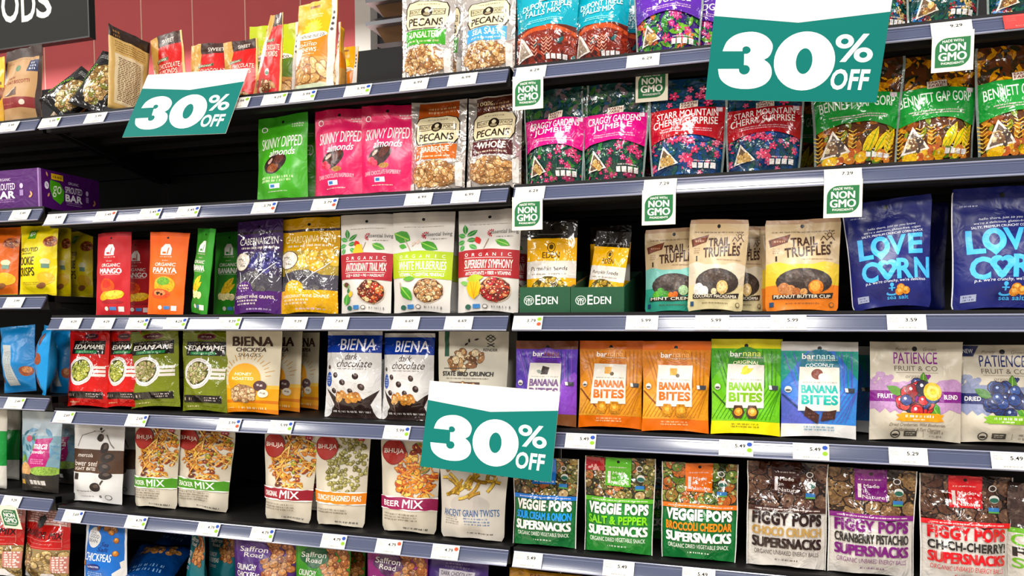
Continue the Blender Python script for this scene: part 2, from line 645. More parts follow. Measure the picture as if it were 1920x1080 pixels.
def skinny(base, dark, sub, nut):
    d = Design([(0, base), (.88, dark)], 1.65, 'satin', seal=dark, seed=3)
    d.E(.45, .42, .24, .105, '2c1511', 'food_print', a=35).E(.42, .37, .13, .05, nut, 'food_print', a=20).E(.53, .46, .12, .045, '54271c', 'food_print', a=50)
    d.E(.36, .45, .07, .02, 'c9a79a', 'food_print', a=50)
    if sub: d.C(.3, .36, .07, 'cf2347', 'food_print').C(.37, .33, .06, 'e0415f', 'food_print').E(.55, .3, .1, .03, 'a8762f', 'food_print')
    d.T('SKINNY DIPPED', .52, .675, .8, .13, WH, .0, .08, rot=2)
    d.T('almonds', .56, .555, .5, .085, WH, .01, .3, rot=3)
    if sub: d.T(sub, .5, .225, .68, .045, 'f3c9d2', 0, .05, rot=2)
    else: d.M(.5, .235, .66, .03, 'cfe8b0', 2, 1.3)
    d.R(.36, .12, .56, .175, 'dfe9f2').R(.38, .13, .46, .165, '3a76b0').M(.5, .085, .4, .012, 'e0e0d0')
    d.C(.13, .86, .055, 'e9dfe0').C(.13, .86, .04, dark).M(.82, .87, .25, .016, 'e9e2dc', 2)
    return d

DS['skinny_green'] = skinny('459f22', '35861f', None, '8a4a22')
DS['skinny_pink'] = skinny('d42663', 'b0194a', 'DARK CHOCOLATE RASPBERRY', '3c1a14')

def pecans(flavour, col, top, nuts=True, tops=None):
    d = Design([(0, 'b9aea6'), (.3, 'c6beb8'), (.9, 'bdb3ad')], 1.75, 'foil', seal='b0a7a2', hole=False, seed=len(flavour))
    if top:
        d.R(.14, .78, .86, .985, top)
        d.M(.55, .9, .5, .022, 'd9b48c', 2)
        if tops: d.T(tops, .3, .93, .3, .04, 'd8c8a0', .01)
    oc = [(.1, .58), (.16, .51), (.84, .51), (.9, .58), (.9, .75), (.84, .81), (.66, .835), (.34, .835), (.16, .81), (.1, .75)]
    d.G(oc, '2a2018', 'label_plaque')
    d.G([(.5 + (x - .5) * .95, .67 + (y - .67) * .945) for x, y in oc], 'd6c9a6', 'label_plaque')
    d.M(.5, .79, .4, .014, '4a3a2a')
    d.R(.17, .665, .83, .735, '40342a').R(.185, .672, .815, .728, 'cfc19c')
    d.T('FRONT', .28, .7, .2, .04, '2a2018', .01).T('PORCH', .72, .7, .2, .04, '2a2018', .01)
    d.C(.5, .7, .1, '221912').C(.5, .715, .04, 'cbbf9e').E(.5, .675, .06, .018, '8d8064')
    d.T('PECANS', .5, .585, .62, .085, '2a2018', .025)
    d.R(.13, .34, .87, .5, col, 'flavour_label').T(flavour, .5, .445, .52, .07, 'f3ead6', .02).M(.5, .375, .55, .018, 'e8d2b8')
    if nuts:
        d.E(.5, .17, .42, .15, '8a6644', 'food_print')
        d.S('nut', (.5, .18, .4, .135), 95, (.035, .06), ['b98a54', 'cba06a', 'a87646', 'd6b282', '9a6c42'], asp=(1.3, 2), lite='e4cca4', dark='7a5434')
    d.R(.02, .0, .12, .1, 'd8d2cc').R(.86, .05, .96, .3, 'd6d0ca')
    return d

DS['pecans_unsalted'] = pecans('UNSALTED', '3f9426', None)
DS['pecans_salt'] = pecans('SEA SALT', '4a9ad6', None)
DS['pecans_bbq'] = pecans('BARBEQUE', 'b8601c', '9a4a1c')
DS['pecans_whole'] = pecans('WHOLE', '4a1c20', '4a2418', tops='100%')

def earthfare(lines, col, pal, sky, dark=False, fl='flower', win=True, seed=5):
    d = Design([(0, sky)], 1.38, 'gloss', seed=seed, hole=False, taper=.16, rnd=.04)
    g = ['1d4a38', '2f6b3c', '14332e', '255a48', '3a7a34']
    d.S('leaf', (.0, .66, 1, .99, 'r'), 46, (.05, .12), pal['top'], 'artwork_print')
    d.S('leaf', (.0, .0, 1, .4, 'r'), 60, (.05, .1), pal.get('leaf', g), 'artwork_print')
    if fl: d.S(fl, (.0, .02, 1, .38, 'r'), 24, (.03, .075), pal['fl'], 'artwork_print', lite=pal.get('lite', 'f2b8cc'))
    if fl: d.S('leaf', (.0, .0, 1, .38, 'r'), 70, (.015, .035), pal.get('leaf', g) + ['0e2420', pal['fl'][0], '5a9a6a'], 'artwork_print')
    d.S('leaf', (.0, .68, 1, .99, 'r'), 60, (.02, .045), pal['top'] + ['0c1e1c', '142c28'], 'artwork_print')
    if fl and pal.get('topfl'): d.S(fl, (.05, .7, .95, .9, 'r'), 12, (.04, .07), pal['fl'], 'artwork_print', lite='f2b8cc')
    n = 12
    lo = [(i / n, .34 + .05 * math.sin(math.pi * i / n)) for i in range(n + 1)]
    hi = [(i / n, .68 + .0 * math.sin(math.pi * i / n)) for i in range(n + 1)]
    d.G(lo + hi[::-1], col, 'name_band')
    d.G([(.4, .665), (.63, .685), (.63, .76), (.4, .74)], 'e6d7c6').T('EARTH', .515, .728, .19, .028, '6a1c2a', .03, rot=2).T('FARE', .5, .695, .16, .026, '6a1c2a', .03, rot=2)
    if len(lines) == 2:
        d.T(lines[0], .5, .615, .78, .075, WH, .012, .05, rot=2.5).T(lines[1], .48, .53, .6 if len(lines[1]) < 8 else .82, .075, WH, .012, .05, rot=2.5)
    else:
        d.T(lines[0], .5, .58, .84, .1, 'dfeadf', .012, .05, rot=3)
    d.M(.5, .445, .66, .012, 'e8c6d0', 2, 1.8)
    if win:
        d.G([(.1, .09), (.2, .3), (.26, .24), (.4, .12)], 'efe6da', 'food_print').G([(.135, .105), (.205, .265), (.26, .215), (.36, .127)], '6a5440', 'food_print')
        d.S('nut', (.25, .155, .07, .04), 7, (.03, .045), ['c09a5a', '8a5a32', 'd8b878'], lite='e8d8b0')
    for i in range(4): d.R(.58 + i * .085, .07, .645 + i * .085, .125, 'e9e4e2')
    d.M(.74, .145, .3, .012, 'e9e4e2')
    d.R(.86, .635, .94, .675, 'd8c8d0').R(0, 0, .028, 1, '87928f', 'side_seal#0').R(.972, 0, 1, 1, '87928f', 'side_seal#1')
    return d

FLP = dict(top=['23503a', '3a6a2c', '4d5648', '2d4a60', '6a5a60', '1c3a34', '39603a'], fl=['c8386e', 'd04c80', 'aa2a5c'])
DS['craggy'] = earthfare(['CRAGGY GARDENS', 'JUMBLE'], 'c81a7c', FLP, '1a3a36')
DS['starr'] = earthfare(['STARR MOUNTAIN', 'CHERRY SURPRISE'], 'a81824', dict(top=['1c4a5a', '23503a', '2a4a6a', '1d3a34'], fl=['d8406a', 'e05880', 'e86a8c'], leaf=['1a4a8a', '2a62a8', '1c4a54', '1f3c70', '24504a'], topfl=1), '1a3f60', seed=8)
GP = dict(top=['c98a18', '2a2a1c', 'b06a14', 'e0a41c', '3a2a18', 'd4961a'], fl=['e0b41c', 'd49a18', '8aa822', 'b85a1e'], leaf=['8a4a1c', 'b06a20', '5a3a18', '7a8a22', '3a3014', 'c88a24'], lite='f0d860')

def gorp():
    d = earthfare(['BENNETT GAP GORP'], '1f8a38', GP, '54301a', fl=None, win=False, seed=11)
    for (u, a) in ((.56, 62), (.62, 70), (.7, 60), (.83, 72)):
        d.leaf(u, .1, .36, .05, a, 'e8c818', '7aa81e')
    for k, u in enumerate((.3, .44, .88, .06)):
        for j in range(7):
            d.line(u, .08 + j * .035, u + .05, .105 + j * .035, .012, 'd8a83a'); d.line(u, .08 + j * .035, u - .05, .105 + j * .035, .012, 'e0c060')
    d.S('nut', (.5, .06, .4, .05), 26, (.04, .08), ['7a9a24', 'e8b41e', 'b85a24', '5a7a1c', 'c87a2a'], 'artwork_print', lite='f0d880')
    d.G([(.08, .09), (.22, .33), (.28, .25), (.42, .12)], 'efe6da', 'food_print').G([(.12, .108), (.222, .288), (.28, .222), (.375, .13)], '6a5a50', 'food_print')
    d.S('nut', (.25, .165, .08, .05), 8, (.03, .05), ['b8a078', '7a5a42', 'd8c8a0', '4a3c38'], lite='e8d8b0')
    for i in range(4): d.R(.6 + i * .07, .07, .655 + i * .07, .115, 'e9e4e2')
    d.C(.2, .05, .07, 'e8b818')
    return d
DS['gorp'] = gorp()
DS['dupont'] = (lambda: (lambda d: d)(None))() or None

def dupont():
    d = Design([(0, '5a2418'), (.40, '1296a8'), (.8, '1080a0')], 1.38, 'gloss', seed=9, hole=False, taper=.1, rnd=.04)
    n = 12
    d.G([(0, .0)] + [(1, 0)] + [(1 - i / n, .34 + .06 * math.sin(math.pi * i / n)) for i in range(n + 1)], '7a2a1c', 'artwork_print')
    d.G([(1 - i / n, .30 + .05 * math.sin(math.pi * i / n)) for i in range(n + 1)] + [(i / n, .34 + .06 * math.sin(math.pi * i / n)) for i in range(n + 1)], 'c05428', 'artwork_print')
    d.S('leaf', (.0, .0, 1, .3, 'r'), 50, (.04, .1), ['6a2018', '9a3a22', '4a1a16', '3a1c18', '8a3a2a', '245a5a'], 'artwork_print')
    for u in (.35, .52, .6):
        for j in range(5): d.line(u, .1 + j * .035, u + .05, .13 + j * .035, .01, 'e8a890'); d.line(u, .1 + j * .035, u - .05, .13 + j * .035, .01, 'e8a890')
    d.G([(.04, .07), (.1, .33), (.18, .28), (.34, .11)], 'e8ded6', 'food_print').G([(.08, .09), (.115, .28), (.17, .24), (.28, .12)], '9a8a7a', 'food_print')
    d.T('DUPONT TRIPLE', .5, .64, .76, .07, 'e4f2f2', .012, .05, rot=2.5).T('FALLS MIX', .47, .56, .58, .07, 'e4f2f2', .012, .05, rot=2.5)
    d.M(.5, .46, .6, .012, '9adce0', 2)
    d.G([(.4, .7), (.63, .72), (.63, .79), (.4, .77)], 'e6d7c6').T('EARTH', .515, .758, .19, .028, '6a1c2a', .03, rot=2).T('FARE', .5, .727, .16, .026, '6a1c2a', .03, rot=2)
    for i in range(4): d.R(.55 + i * .085, .05, .615 + i * .085, .1, 'e2dad8')
    return d
DS['dupont'] = dupont()
DS['purple_mix'] = earthfare([' ', ' '], '5a2a9a', dict(top=['3a1a6a', '6a3ab0'], fl=['d8407a', 'c83a8a', 'e05890', 'd86a2a'], leaf=['2f7a34', '3f8a3a', '205a38', '66a02c']), '3a1c70', seed=14)
DS['purple_mix'].T('FUDGE', .6, .53, .45, .075, WH, .012, .05, rot=2.5)
DS['green_mix'] = earthfare([' ', ' '], '1c7a4a', dict(top=['1d4a38'], fl=['c8a868', '2f8ad0', '9a2a34'], leaf=['1a5a48', '14403c', '2a6a6a', '1c4a70']), '123c3a', seed=15)

def cookie(base='e3cf10', txt='2a2416', lg='5a9a2a'):
    d = Design([(0, base), (.94, base)], 1.9, 'satin', 'pillow', hole=False, seed=6)
    d.R(.28, .8, .5, .93, lg).T('go', .39, .87, .15, .06, WH, .01).C(.86, .76, .15, 'a85a34').S('dot', (.86, .76, .13, .07), 30, (.02, .03), ['d89a6a', '7a3a20'])
    d.T('SPROUTED', .36, .64, .6, .06, txt, .02).T('ORGANIC', .34, .585, .34, .025, txt, .01)
    d.T('COOKIE', .32, .48, .56, .12, txt, .02).T('CRISPS', .32, .33, .56, .12, txt, .02, .1)
    d.C(.8, .47, .085, 'ddd6a8').R(.74, .38, .87, .44, '6a8a7a')
    d.C(.8, .24, .17, 'd8b02a').E(.68, .14, .13, .035, '8a5a34', a=20).M(.4, .17, .5, .015, 'a08a14', 2).R(0, 0, 1, .03, 'c8b40c')
    return d
DS['cookie'] = cookie()
DS['almond_orange'] = cookie('d2691c', 'f2e8dc', '4a8a2a')

def fruit(base, dark, name, kind, u0=.5):
    d = Design([(0, base), (.93, base)], 2.15, 'matte', 'slim', seal=dark, seed=7)
    d.G([(.36, .72), (.36, .8), (.44, .855), (.56, .855), (.64, .8), (.64, .72)], WH).R(.41, .735, .5, .76, base).line(.53, .73, .56, .81, .03, base)
    d.M(.5, .7, .34, .014, 'f0dcd0').M(.5, .655, .18, .014, 'f0dcd0')
    d.T('ORGANIC', .5, .605, .56, .04, WH, .01, .08).T(name, .5, .535, .64, .065, WH, .035).R(.2, .49, .78, .493, WH)
    if kind == 'mango':
        d.E(.42, .36, .22, .085, 'e8581c', 'food_print').E(.4, .38, .14, .05, 'd83c28', 'food_print')
        d.E(.38, .235, .2, .05, 'f0a818', 'food_print', a=15).E(.62, .25, .26, .055, 'f4b81e', 'food_print', a=8).E(.62, .265, .2, .035, 'f8cc48', 'food_print', a=8)
        d.E(.55, .165, .3, .02, dark, 'artwork_print')
    elif kind == 'papaya':
        d.E(.52, .36, .28, .1, 'd8a81c', 'food_print').E(.5, .4, .16, .05, '6aa02a', 'food_print').E(.42, .25, .26, .06, 'f05a2a', 'food_print').E(.42, .26, .16, .035, 'f8905a', 'food_print')
        d.S('dot', (.42, .25, .1, .015), 8, (.02, .03), ['2a1a14'])
    else:
        d.leaf(.3, .24, .6, .1, 50, 'f0cc28', 'd8a81c', 'food_print').leaf(.3, .22, .55, .09, 38, 'e8bc20', None, 'food_print')
        for i in range(4): d.C(.3 + i * .12, .23 - .012 * (i % 2), .09, 'f4e6a8', 'food_print')
    d.C(.42, .085, .055, 'dcd6c8').R(.52, .065, .68, .105, '4a80b8').R(.72, .05, .86, .11, 'e8d2cc')
    return d
DS['mango'] = fruit('b8232c', '9a1c26', 'MANGO', 'mango')
DS['papaya'] = fruit('ee6a12', 'd85c10', 'PAPAYA', 'papaya')
DS['banana'] = fruit('2c8420', '22701c', 'BANANA', 'banana')

def zyn(dk, name, sub, pic, cols, base2):
    d = Design([(0, base2), (.24, '4a4650'), (.66, dk)], 1.9, 'gloss', seed=12)
    d.R(0, .86, 1, .885, '2a2028')
    d.T(name, .5, .78, .86, .075, WH if dk != 'c39512' else 'f2e4b0', .0).M(.5, .71, .8, .022, 'e8e0d0')
    d.R(0, .4, 1, .66, pic)
    d.S('nut', (.66, .56, .32, .11), 46, (.05, .075), cols, 'artwork_print', asp=(1, 1.1), lite='f0e8c8' if dk == 'c39512' else '8a88c0')
    d.C(.17, .56, .19, '5a4a40').C(.17, .56, .175, 'd8cec0').T('My', .15, .585, .14, .03, '2a2018', .01).M(.17, .555, .22, .012, '6a5a50', 2).T('Wine', .19, .52, .14, .03, '2a2018', .01)
    d.E(.45, .33, .4, .12, '4b4850', 'food_print')
    d.S('nut', (.45, .32, .36, .1), 30, (.05, .08), ['565258', '3c3840', '63605e'], asp=(1, 1.3))
    d.line(.15, .45, .3, .24, .012, 'd8d8dc').line(.92, .55, .5, .32, .014, 'd8d8dc').line(.5, .4, .3, .25, .01, 'c8c8cc')
    d.R(0, 0, 1, .235, base2, 'artwork_print').C(.32, .24, .2, base2)
    d.M(.32, .285, .24, .018, 'e8dcc0', 2).T(sub, .48, .175, .82, .032, 'efe6d8', .005).M(.35, .12, .5, .02, 'efe6d8', 2)
    d.M(.6, .04, .5, .02, 'cfc0d8')
    return d
DS['cabernay'] = zyn('3a2450', 'CABERNAYZYN', 'CABERNET WINE GRAPES', '3a3048', ['2a2a5a', '1c1c44', '3c3a70', '4a4480'], '4c2268')
DS['chardonnay'] = zyn('c39512', 'CHARDONNAYZYN', 'CHARDONNAY WINE GRAPES', 'a08a3a', ['d8a828', 'c8961c', 'e0b848', 'a88a2a'], 'd8a40e')

def essential(band, name, sub, nuts, fruitc, mulb=False):
    d = Design([(0, 'cfcac4'), (.9, 'bdb8b2')], 1.95, 'matte', seal='b2ada8', seed=4, taper=.05)
    d.M(.5, .86, .66, .008, '6a645e')
    d.C(.52, .77, .02, '8a1c2c')
    for k in range(8):
        a = 60 + k * 30
        d.leaf(.54 + .03 * math.cos(R_(a)), .775 + .03 * math.sin(R_(a)) / 1.95, .05, .011, a, 'a82234')
    d.T('essential living', .75, .778, .44, .05, '3a3430', .003).M(.76, .735, .28, .01, '4a443e')
    if mulb:
        d.leaf(.02, .8, .32, .12, -28, '3f8a24', '8ab84a').leaf(.1, .68, .16, .05, -20, '4a9a30').leaf(.48, .7, .32, .09, -28, '3f8a24', '8ab84a').line(.2, .74, .34, .6, .015, 'a8927a').line(.34, .66, .45, .72, .012, 'a8927a')
        d.leaf(.34, .67, .09, .03, 60, 'c8b8a8').leaf(.42, .68, .1, .03, 75, 'd0b8a8')
    else:
        for (u, v, a, l) in ((.14, .76, 100, .2), (.14, .74, 160, .15), (.16, .74, 40, .2), (.12, .7, 200, .14), (.16, .7, 10, .16), (.1, .66, 240, .12), (.2, .66, -30, .15)):
            d.leaf(u, v, l, .045, a, '2f7a34' if l > .15 else '4a9a4a', '8ac07a')
        d.leaf(.3, .74, .16, .05, -65, 'c8241c').leaf(.62, .7, .26, .065, -25, '4a9030', '9ac05a').line(.5, .72, .44, .62, .012, '8a6a4a')
        if fruitc: d.G([(.27, .62), (.33, .7), (.42, .7), (.47, .62), (.44, .56), (.36, .53), (.29, .57)], fruitc)
    d.G([(0, .35), (1, .33), (1, .6), (.5, .615), (0, .6)], band, 'name_band')
    for i, ch in enumerate('ORGANIC'): d.T(ch, .17 + i * .115, .558, .05 if ch != 'I' else .011, .032, WH, .0)
    d.R(.14, .525, .9, .529, WH).T(name, .53, .465, .76, .085, 'f0e8dc', .015).R(.14, .405, .9, .409, WH).T(sub, .53, .375, .72, .035, WH, .012)
    d.C(.66, .215, .245, 'c0a890').C(.66, .215, .23, '4a2418', 'food_print')
    d.S('nut', (.66, .215, .197, .1), 95, (.03, .05), nuts, lite='ecd8b8', dark='3a1c12')
    if mulb: d.leaf(.2, .26, .34, .09, -55, '3f8a24', '8ab84a').leaf(.24, .33, .2, .05, 5, '5a9a30').line(.18, .3, .2, .22, .012, '8a6a4a')
    else:
        d.leaf(.08, .3, .18, .04, -20, '7ab05a')
        if name.startswith('SUPER'):
            d.G([(.2, .24), (.24, .3), (.42, .31), (.46, .24), (.42, .17), (.32, .125), (.24, .17)], 'e8b414').leaf(.2, .32, .3, .07, 5, 'a8b42a')
            for u in (.28, .34, .4): d.line(u, .29, .33, .14, .01, 'c88a10')
        else:
            d.leaf(.14, .08, .24, .08, 78, '3f8a34', '7ab05a').leaf(.24, .16, .14, .04, 70, 'e8b01c').leaf(.12, .28, .12, .05, 20, '5a3424').leaf(.2, .2, .12, .03, 80, '2f6a2c')
    d.C(.22, .05, .05, '2a5a48').R(.3, .03, .42, .075, '3a78b0').C(.5, .05, .045, '4a443e').C(.5, .05, .033, 'cfcac4').M(.75, .05, .3, .024, '6a645e')
    return d
DS['antiox'] = essential('a01f30', 'ANTIOXIDANT TRAIL MIX', 'GOJI + GOLD + FIG + HAZELNUT', ['b83a24', '8a2a1c', 'c89a5a', 'd8743a', '6a2c1c', 'e0c088'], 'e8b41c')
DS['mulberry'] = essential('a3b90f', 'WHITE MULBERRIES', 'VITAMIN C + ESSENTIAL MINERALS', ['c09a68', 'd8bc8c', '9a6a3c', 'e4cfa4', 'b88450'], None, True)
DS['superberry'] = essential('a01f26', 'SUPERBERRY SYMPHONY', 'ANTIOXIDANTS + FIBER + VITAMINS', ['a8341c', '8a2418', 'c8502c', '6a1c14', 'd88a5a', 'c02a3c'], None)

def edenbag():
    d = Design([(0, 'e0aa12'), (.32, 'e0aa12'), (.4, 'd6d0c4'), (.55, 'e0aa12'), (.8, '1a1612')], 1.6, 'gloss', hole=False, seed=13)
    d.C(.5, .7, .085, '3a2c10').C(.5, .7, .07, 'e0aa12').C(.5, .705, .045, '4a3a14').T('EDEN', .5, .615, .34, .065, '3a2408', .015)
    d.G([(0, .36), (1, .36), (1, .53), (.5, .5), (0, .53)], 'd6d0c8').T('Pumpkin Seeds', .47, .46, .74, .06, '2a2014', .012, .1).M(.48, .405, .74, .016, '5a4a34')
    d.E(.48, .21, .37, .17, '5a4a18', 'food_print').S('nut', (.48, .21, .33, .14), 60, (.045, .065), ['b8942a', '8a7a24', 'd0a838', '6a6a1c', 'c8a040'], asp=(1.6, 2.2), lite='e8d080', dark='4a3a14')
    d.R(.2, .84, .8, .85, '5a5450').C(.5, .91, .03, '000000')
    return d
DS['eden'] = edenbag()

def truffle(low, mid, name, win):
    d = Design([(0, low), (.28, mid), (.5, 'c3ac88')], 1.32, 'satin', seal='a8886c', seed=16, rnd=.06, taper=.03)
    n = 10
    d.G([(0, .3), (1, .3)] + [(1 - i / n, .5 + .03 * math.sin(i * .9)) for i in range(n + 1)], mid)
    d.M(.5, .865, .86, .016, '5a4432')
    d.G([(.06, .7), (.3, .75), (.34, .84), (.04, .78)][::1], '5a2c1c', 'brand_badge').G([(.09, .715), (.28, .755), (.31, .825), (.075, .775)], '7a4028', 'brand_badge').M(.19, .765, .16, .02, 'd8b898').M(.15, .66, .12, .014, '8a6a52', 3).R(.13, .54, .155, .6, '2a1c14')
    d.T('TRAIL', .52, .755, .36, .1, '3c2012', .045, .05, rot=4).T('TRUFFLES', .57, .645, .62, .115, '3c2012', .045, .05, rot=4)
    for i in range(2): d.line(.74 + i * .08, .76, .78 + i * .1, .81, .012, '4a2c1c'); d.line(.78 + i * .1, .81, .83 + i * .1, .76, .012, '4a2c1c')
    d.C(.86, .82, .035, '4a2c1c').C(.86, .82, .022, 'c3ac88').C(.77, .735, .018, '4a2c1c').C(.88, .735, .018, '4a2c1c')
    for k in range(5): a = R_(20 + k * 35); d.line(.86 + .045 * math.cos(a), .82 + .034 * math.sin(a), .86 + .07 * math.cos(a), .82 + .053 * math.sin(a), .008, '4a2c1c')
    d.M(.7, .555, .45, .012, '8a6a52')
    d.E(.52, .31, .38, .145, '3a302c', 'food_print').S('nut', (.52, .33, .26, .07), 14, (.05, .075), ['4c403a', '5a4c44', '463a34'], asp=(1, 1.2), lite='6a5c54')
    for (u, v, r, c) in win: d.C(u, v, r, c, 'food_print')
    d.G([(.1, .13), (.1, .18), (.3, .165), (.7, .175), (.92, .2), (.9, .14), (.5, .12)], '2a2420').T(name, .5, .157, .76, .035, 'f0e6d2', .015, arc=-.006)
    d.M(.5, .075, .5, .016, '6a5238').R(.06, .05, .12, .1, '2a4a6a').C(.9, .07, .035, '6a5238').C(.9, .07, .025, low)
    return d
DS['truf_mint'] = truffle('3a9c86', '7cbcb2', 'MINT CREME', [(.3, .23, .07, '4a9a2a'), (.22, .2, .06, '62b03a'), (.4, .2, .06, '3f8a28'), (.48, .19, .05, 'e07a24'), (.56, .2, .05, 'd86a1c'), (.7, .25, .08, '9ab88a')])
DS['truf_coco'] = truffle('d2c498', 'cfc3ae', 'COCONUT MACADAMIA', [(.2, .23, .09, 'e4ded6'), (.3, .2, .08, 'ece6de'), (.62, .25, .1, 'd8b878'), (.62, .255, .065, 'e8cc98'), (.48, .2, .05, 'd8c8a0')])
DS['truf_pb'] = truffle('e0802a', 'd8b83a', 'PEANUT BUTTER CUP', [(.25, .24, .08, 'b87a4a'), (.34, .22, .07, 'c88a58'), (.42, .2, .06, 'b06c3c'), (.68, .25, .1, 'd87a24'), (.67, .26, .07, 'f0a04a'), (.52, .2, .05, 'c89058')])

def lovecorn():
    d = Design('1e2468', 1.38, 'satin', seed=17, rnd=.05)
    B = '4fb4ec'
    d.M(.18, .855, .2, .012, 'd0d4e8').T('hello there, just so you know', .55, .745, .56, .026, 'e0e4f0', .0, .15, rot=2).T("we're a delicious, gluten-free, vegan", .55, .712, .66, .026, 'e0e4f0', .0, .15, rot=2).T('SALTY, PREMIUM CRUNCHY CORN SNACK', .55, .678, .72, .024, 'e8ecf6', .01, rot=2)
    d.T('L', .22, .55, .18, .2, B, .05).T('V', .6, .565, .22, .19, B, .05).T('E', .82, .57, .17, .185, B, .05)
    d.E(.4, .56, .115, .1, B, 'lettering').E(.4, .565, .052, .05, '1e2468', 'lettering').G([(.31, .5), (.4, .43), (.49, .5)], B, 'lettering')
    d.T('C', .25, .33, .2, .19, B, .05).T('R', .68, .345, .2, .185, B, .05).T('N', .89, .35, .19, .185, B, .05)
    d.C(.415, .375, .075, B, 'lettering').C(.52, .375, .075, B, 'lettering').G([(.345, .36), (.59, .36), (.5, .26), (.46, .24), (.42, .26)], B, 'lettering')
    d.C(.44, .365, .032, '1e2468', 'lettering').C(.49, .365, .032, '1e2468', 'lettering').G([(.41, .36), (.52, .36), (.465, .305)], '1e2468', 'lettering')
    d.T("p.s. we're crunchy, we're delicious", .56, .235, .74, .035, 'e0e4f0', .005, .12, rot=2)
    d.R(.5, .115, .52, .2, B).C(.51, .2, .025, B).E(.51, .12, .07, .02, B).E(.51, .13, .05, .015, '1e2468').R(.47, .165, .55, .175, B)
    for (u, v) in ((.62, .17), (.68, .145), (.6, .135)): d.C(u, v, .05, 'd88a2a', 'food_print').C(u, v + .01, .025, 'f0b860', 'food_print')
    d.T('sea salt', .58, .085, .26, .04, B, .008).R(.08, .06, .22, .12, '9aa0b8').M(.15, .09, .1, .014, '2a3060', 2)
    d.line(.004, .02, .004, .97, .016, 'dcdce4')
    return d
DS['lovecorn'] = lovecorn()

def edamame(base, dark, nuts, seed):
    d = Design([(0, base), (.97, dark)], 1.75, 'gloss', 'stand', hole=False, seed=seed)
    d.R(.07, .05, .93, .055, dark).R(.07, .88, .93, .885, dark)
    d.E(.52, .925, .2, .04, '6a2a34').E(.52, .925, .17, .028, '40161e').M(.52, .925, .22, .016, 'c8a8a0')
    d.R(.1, .69, .92, .865, '1a1512', 'name_band').T('DRY ROASTED', .52, .838, .56, .026, '9a8e80', .005, .1).T('EDAMAME', .52, .785, .76, .06, 'efe9e0', .02, .12)
    d.R(.2, .7, .74, .74, '2e7a48').M(.46, .72, .42, .02, '9ac8a0')
    for i in range(3): d.R(.66, .5 - i * .05, .95, .535 - i * .05, 'd8d0c8')
    d.E(.42, .47, .31, .19, 'dcd6d2').E(.42, .47, .285, .175, 'b0aaa8').E(.42, .47, .275, .168, 'dcd6d2').E(.42, .475, .245, .145, '4a4a1a', 'food_print')
    d.S('nut', (.42, .475, .212, .122), 90, (.03, .044), nuts, asp=(1.2, 1.6), lite='dcdca8', dark='5c5a24')
    d.R(.1, .11, .92, .2, '1a1512').M(.24, .155, .24, .04, 'b0a090', 1).M(.74, .155, .26, .018, 'd0c0b8', 2)
    d.M(.33, .055, .35, .018, 'f0e0a0')
    return d
DS['edamame_red'] = edamame('c3211a', '8a1612', ['a0a83a', 'b8b84c', '8a942c', 'c4c060'], 18)
DS['edamame_olive'] = edamame('6f781a', '555c12', ['9c9a5c', 'b0a878', '8a844c', 'b89c7c'], 19)

def biena_honey():
    d = Design([(0, 'd8820e'), (.05, 'e8a014'), (.12, 'cf7a10'), (.16, 'e8a414'), (.3, 'e3b84a'), (.34, 'cfc5ad')], 1.55, 'matte', hole=False, seed=20)
    for k in range(17):
        a = R_(8 + k * 10.2)
        d.line(.45 + .37 * math.cos(a), .42 + .37 / 1.55 * math.sin(a), .45 + (.45 + .06 * (k % 2)) * math.cos(a), .42 + (.45 + .06 * (k % 2)) / 1.55 * math.sin(a), .012, 'b8862c')
    d.T('BIENA', .49, .87, .72, .115, '3a2416', .045).T('CHICKPEA', .48, .77, .54, .05, '3a2416', .04).T('SNACKS', .47, .705, .42, .045, '5a4432', 0, .1)
    d.C(.43, .4, .32, 'eaa012').T('HONEY', .43, .475, .3, .035, 'f6ead0', .015).T('ROASTED', .43, .42, .4, .035, 'f6ead0', .015)
    d.E(.43, .24, .27, .11, '8a6a44', 'food_print').S('nut', (.43, .235, .25, .1), 74, (.034, .045), ['c8a478', 'b8906a', 'd8bc94', 'a87c54'], asp=(1, 1.15), lite='ecd8b8', dark='7a5638')
    d.C(.74, .335, .1, '4f3436').T('5g', .74, .345, .09, .03, 'e8dcd4', .01).C(.79, .245, .075, 'e6dcc8').T('6g', .79, .25, .08, .028, '4a3222', .01)
    d.M(.6, .06, .5, .03, 'f0dca8').M(.2, .06, .18, .012, 'f0dca8')
    return d
DS['biena_honey'] = biena_honey()

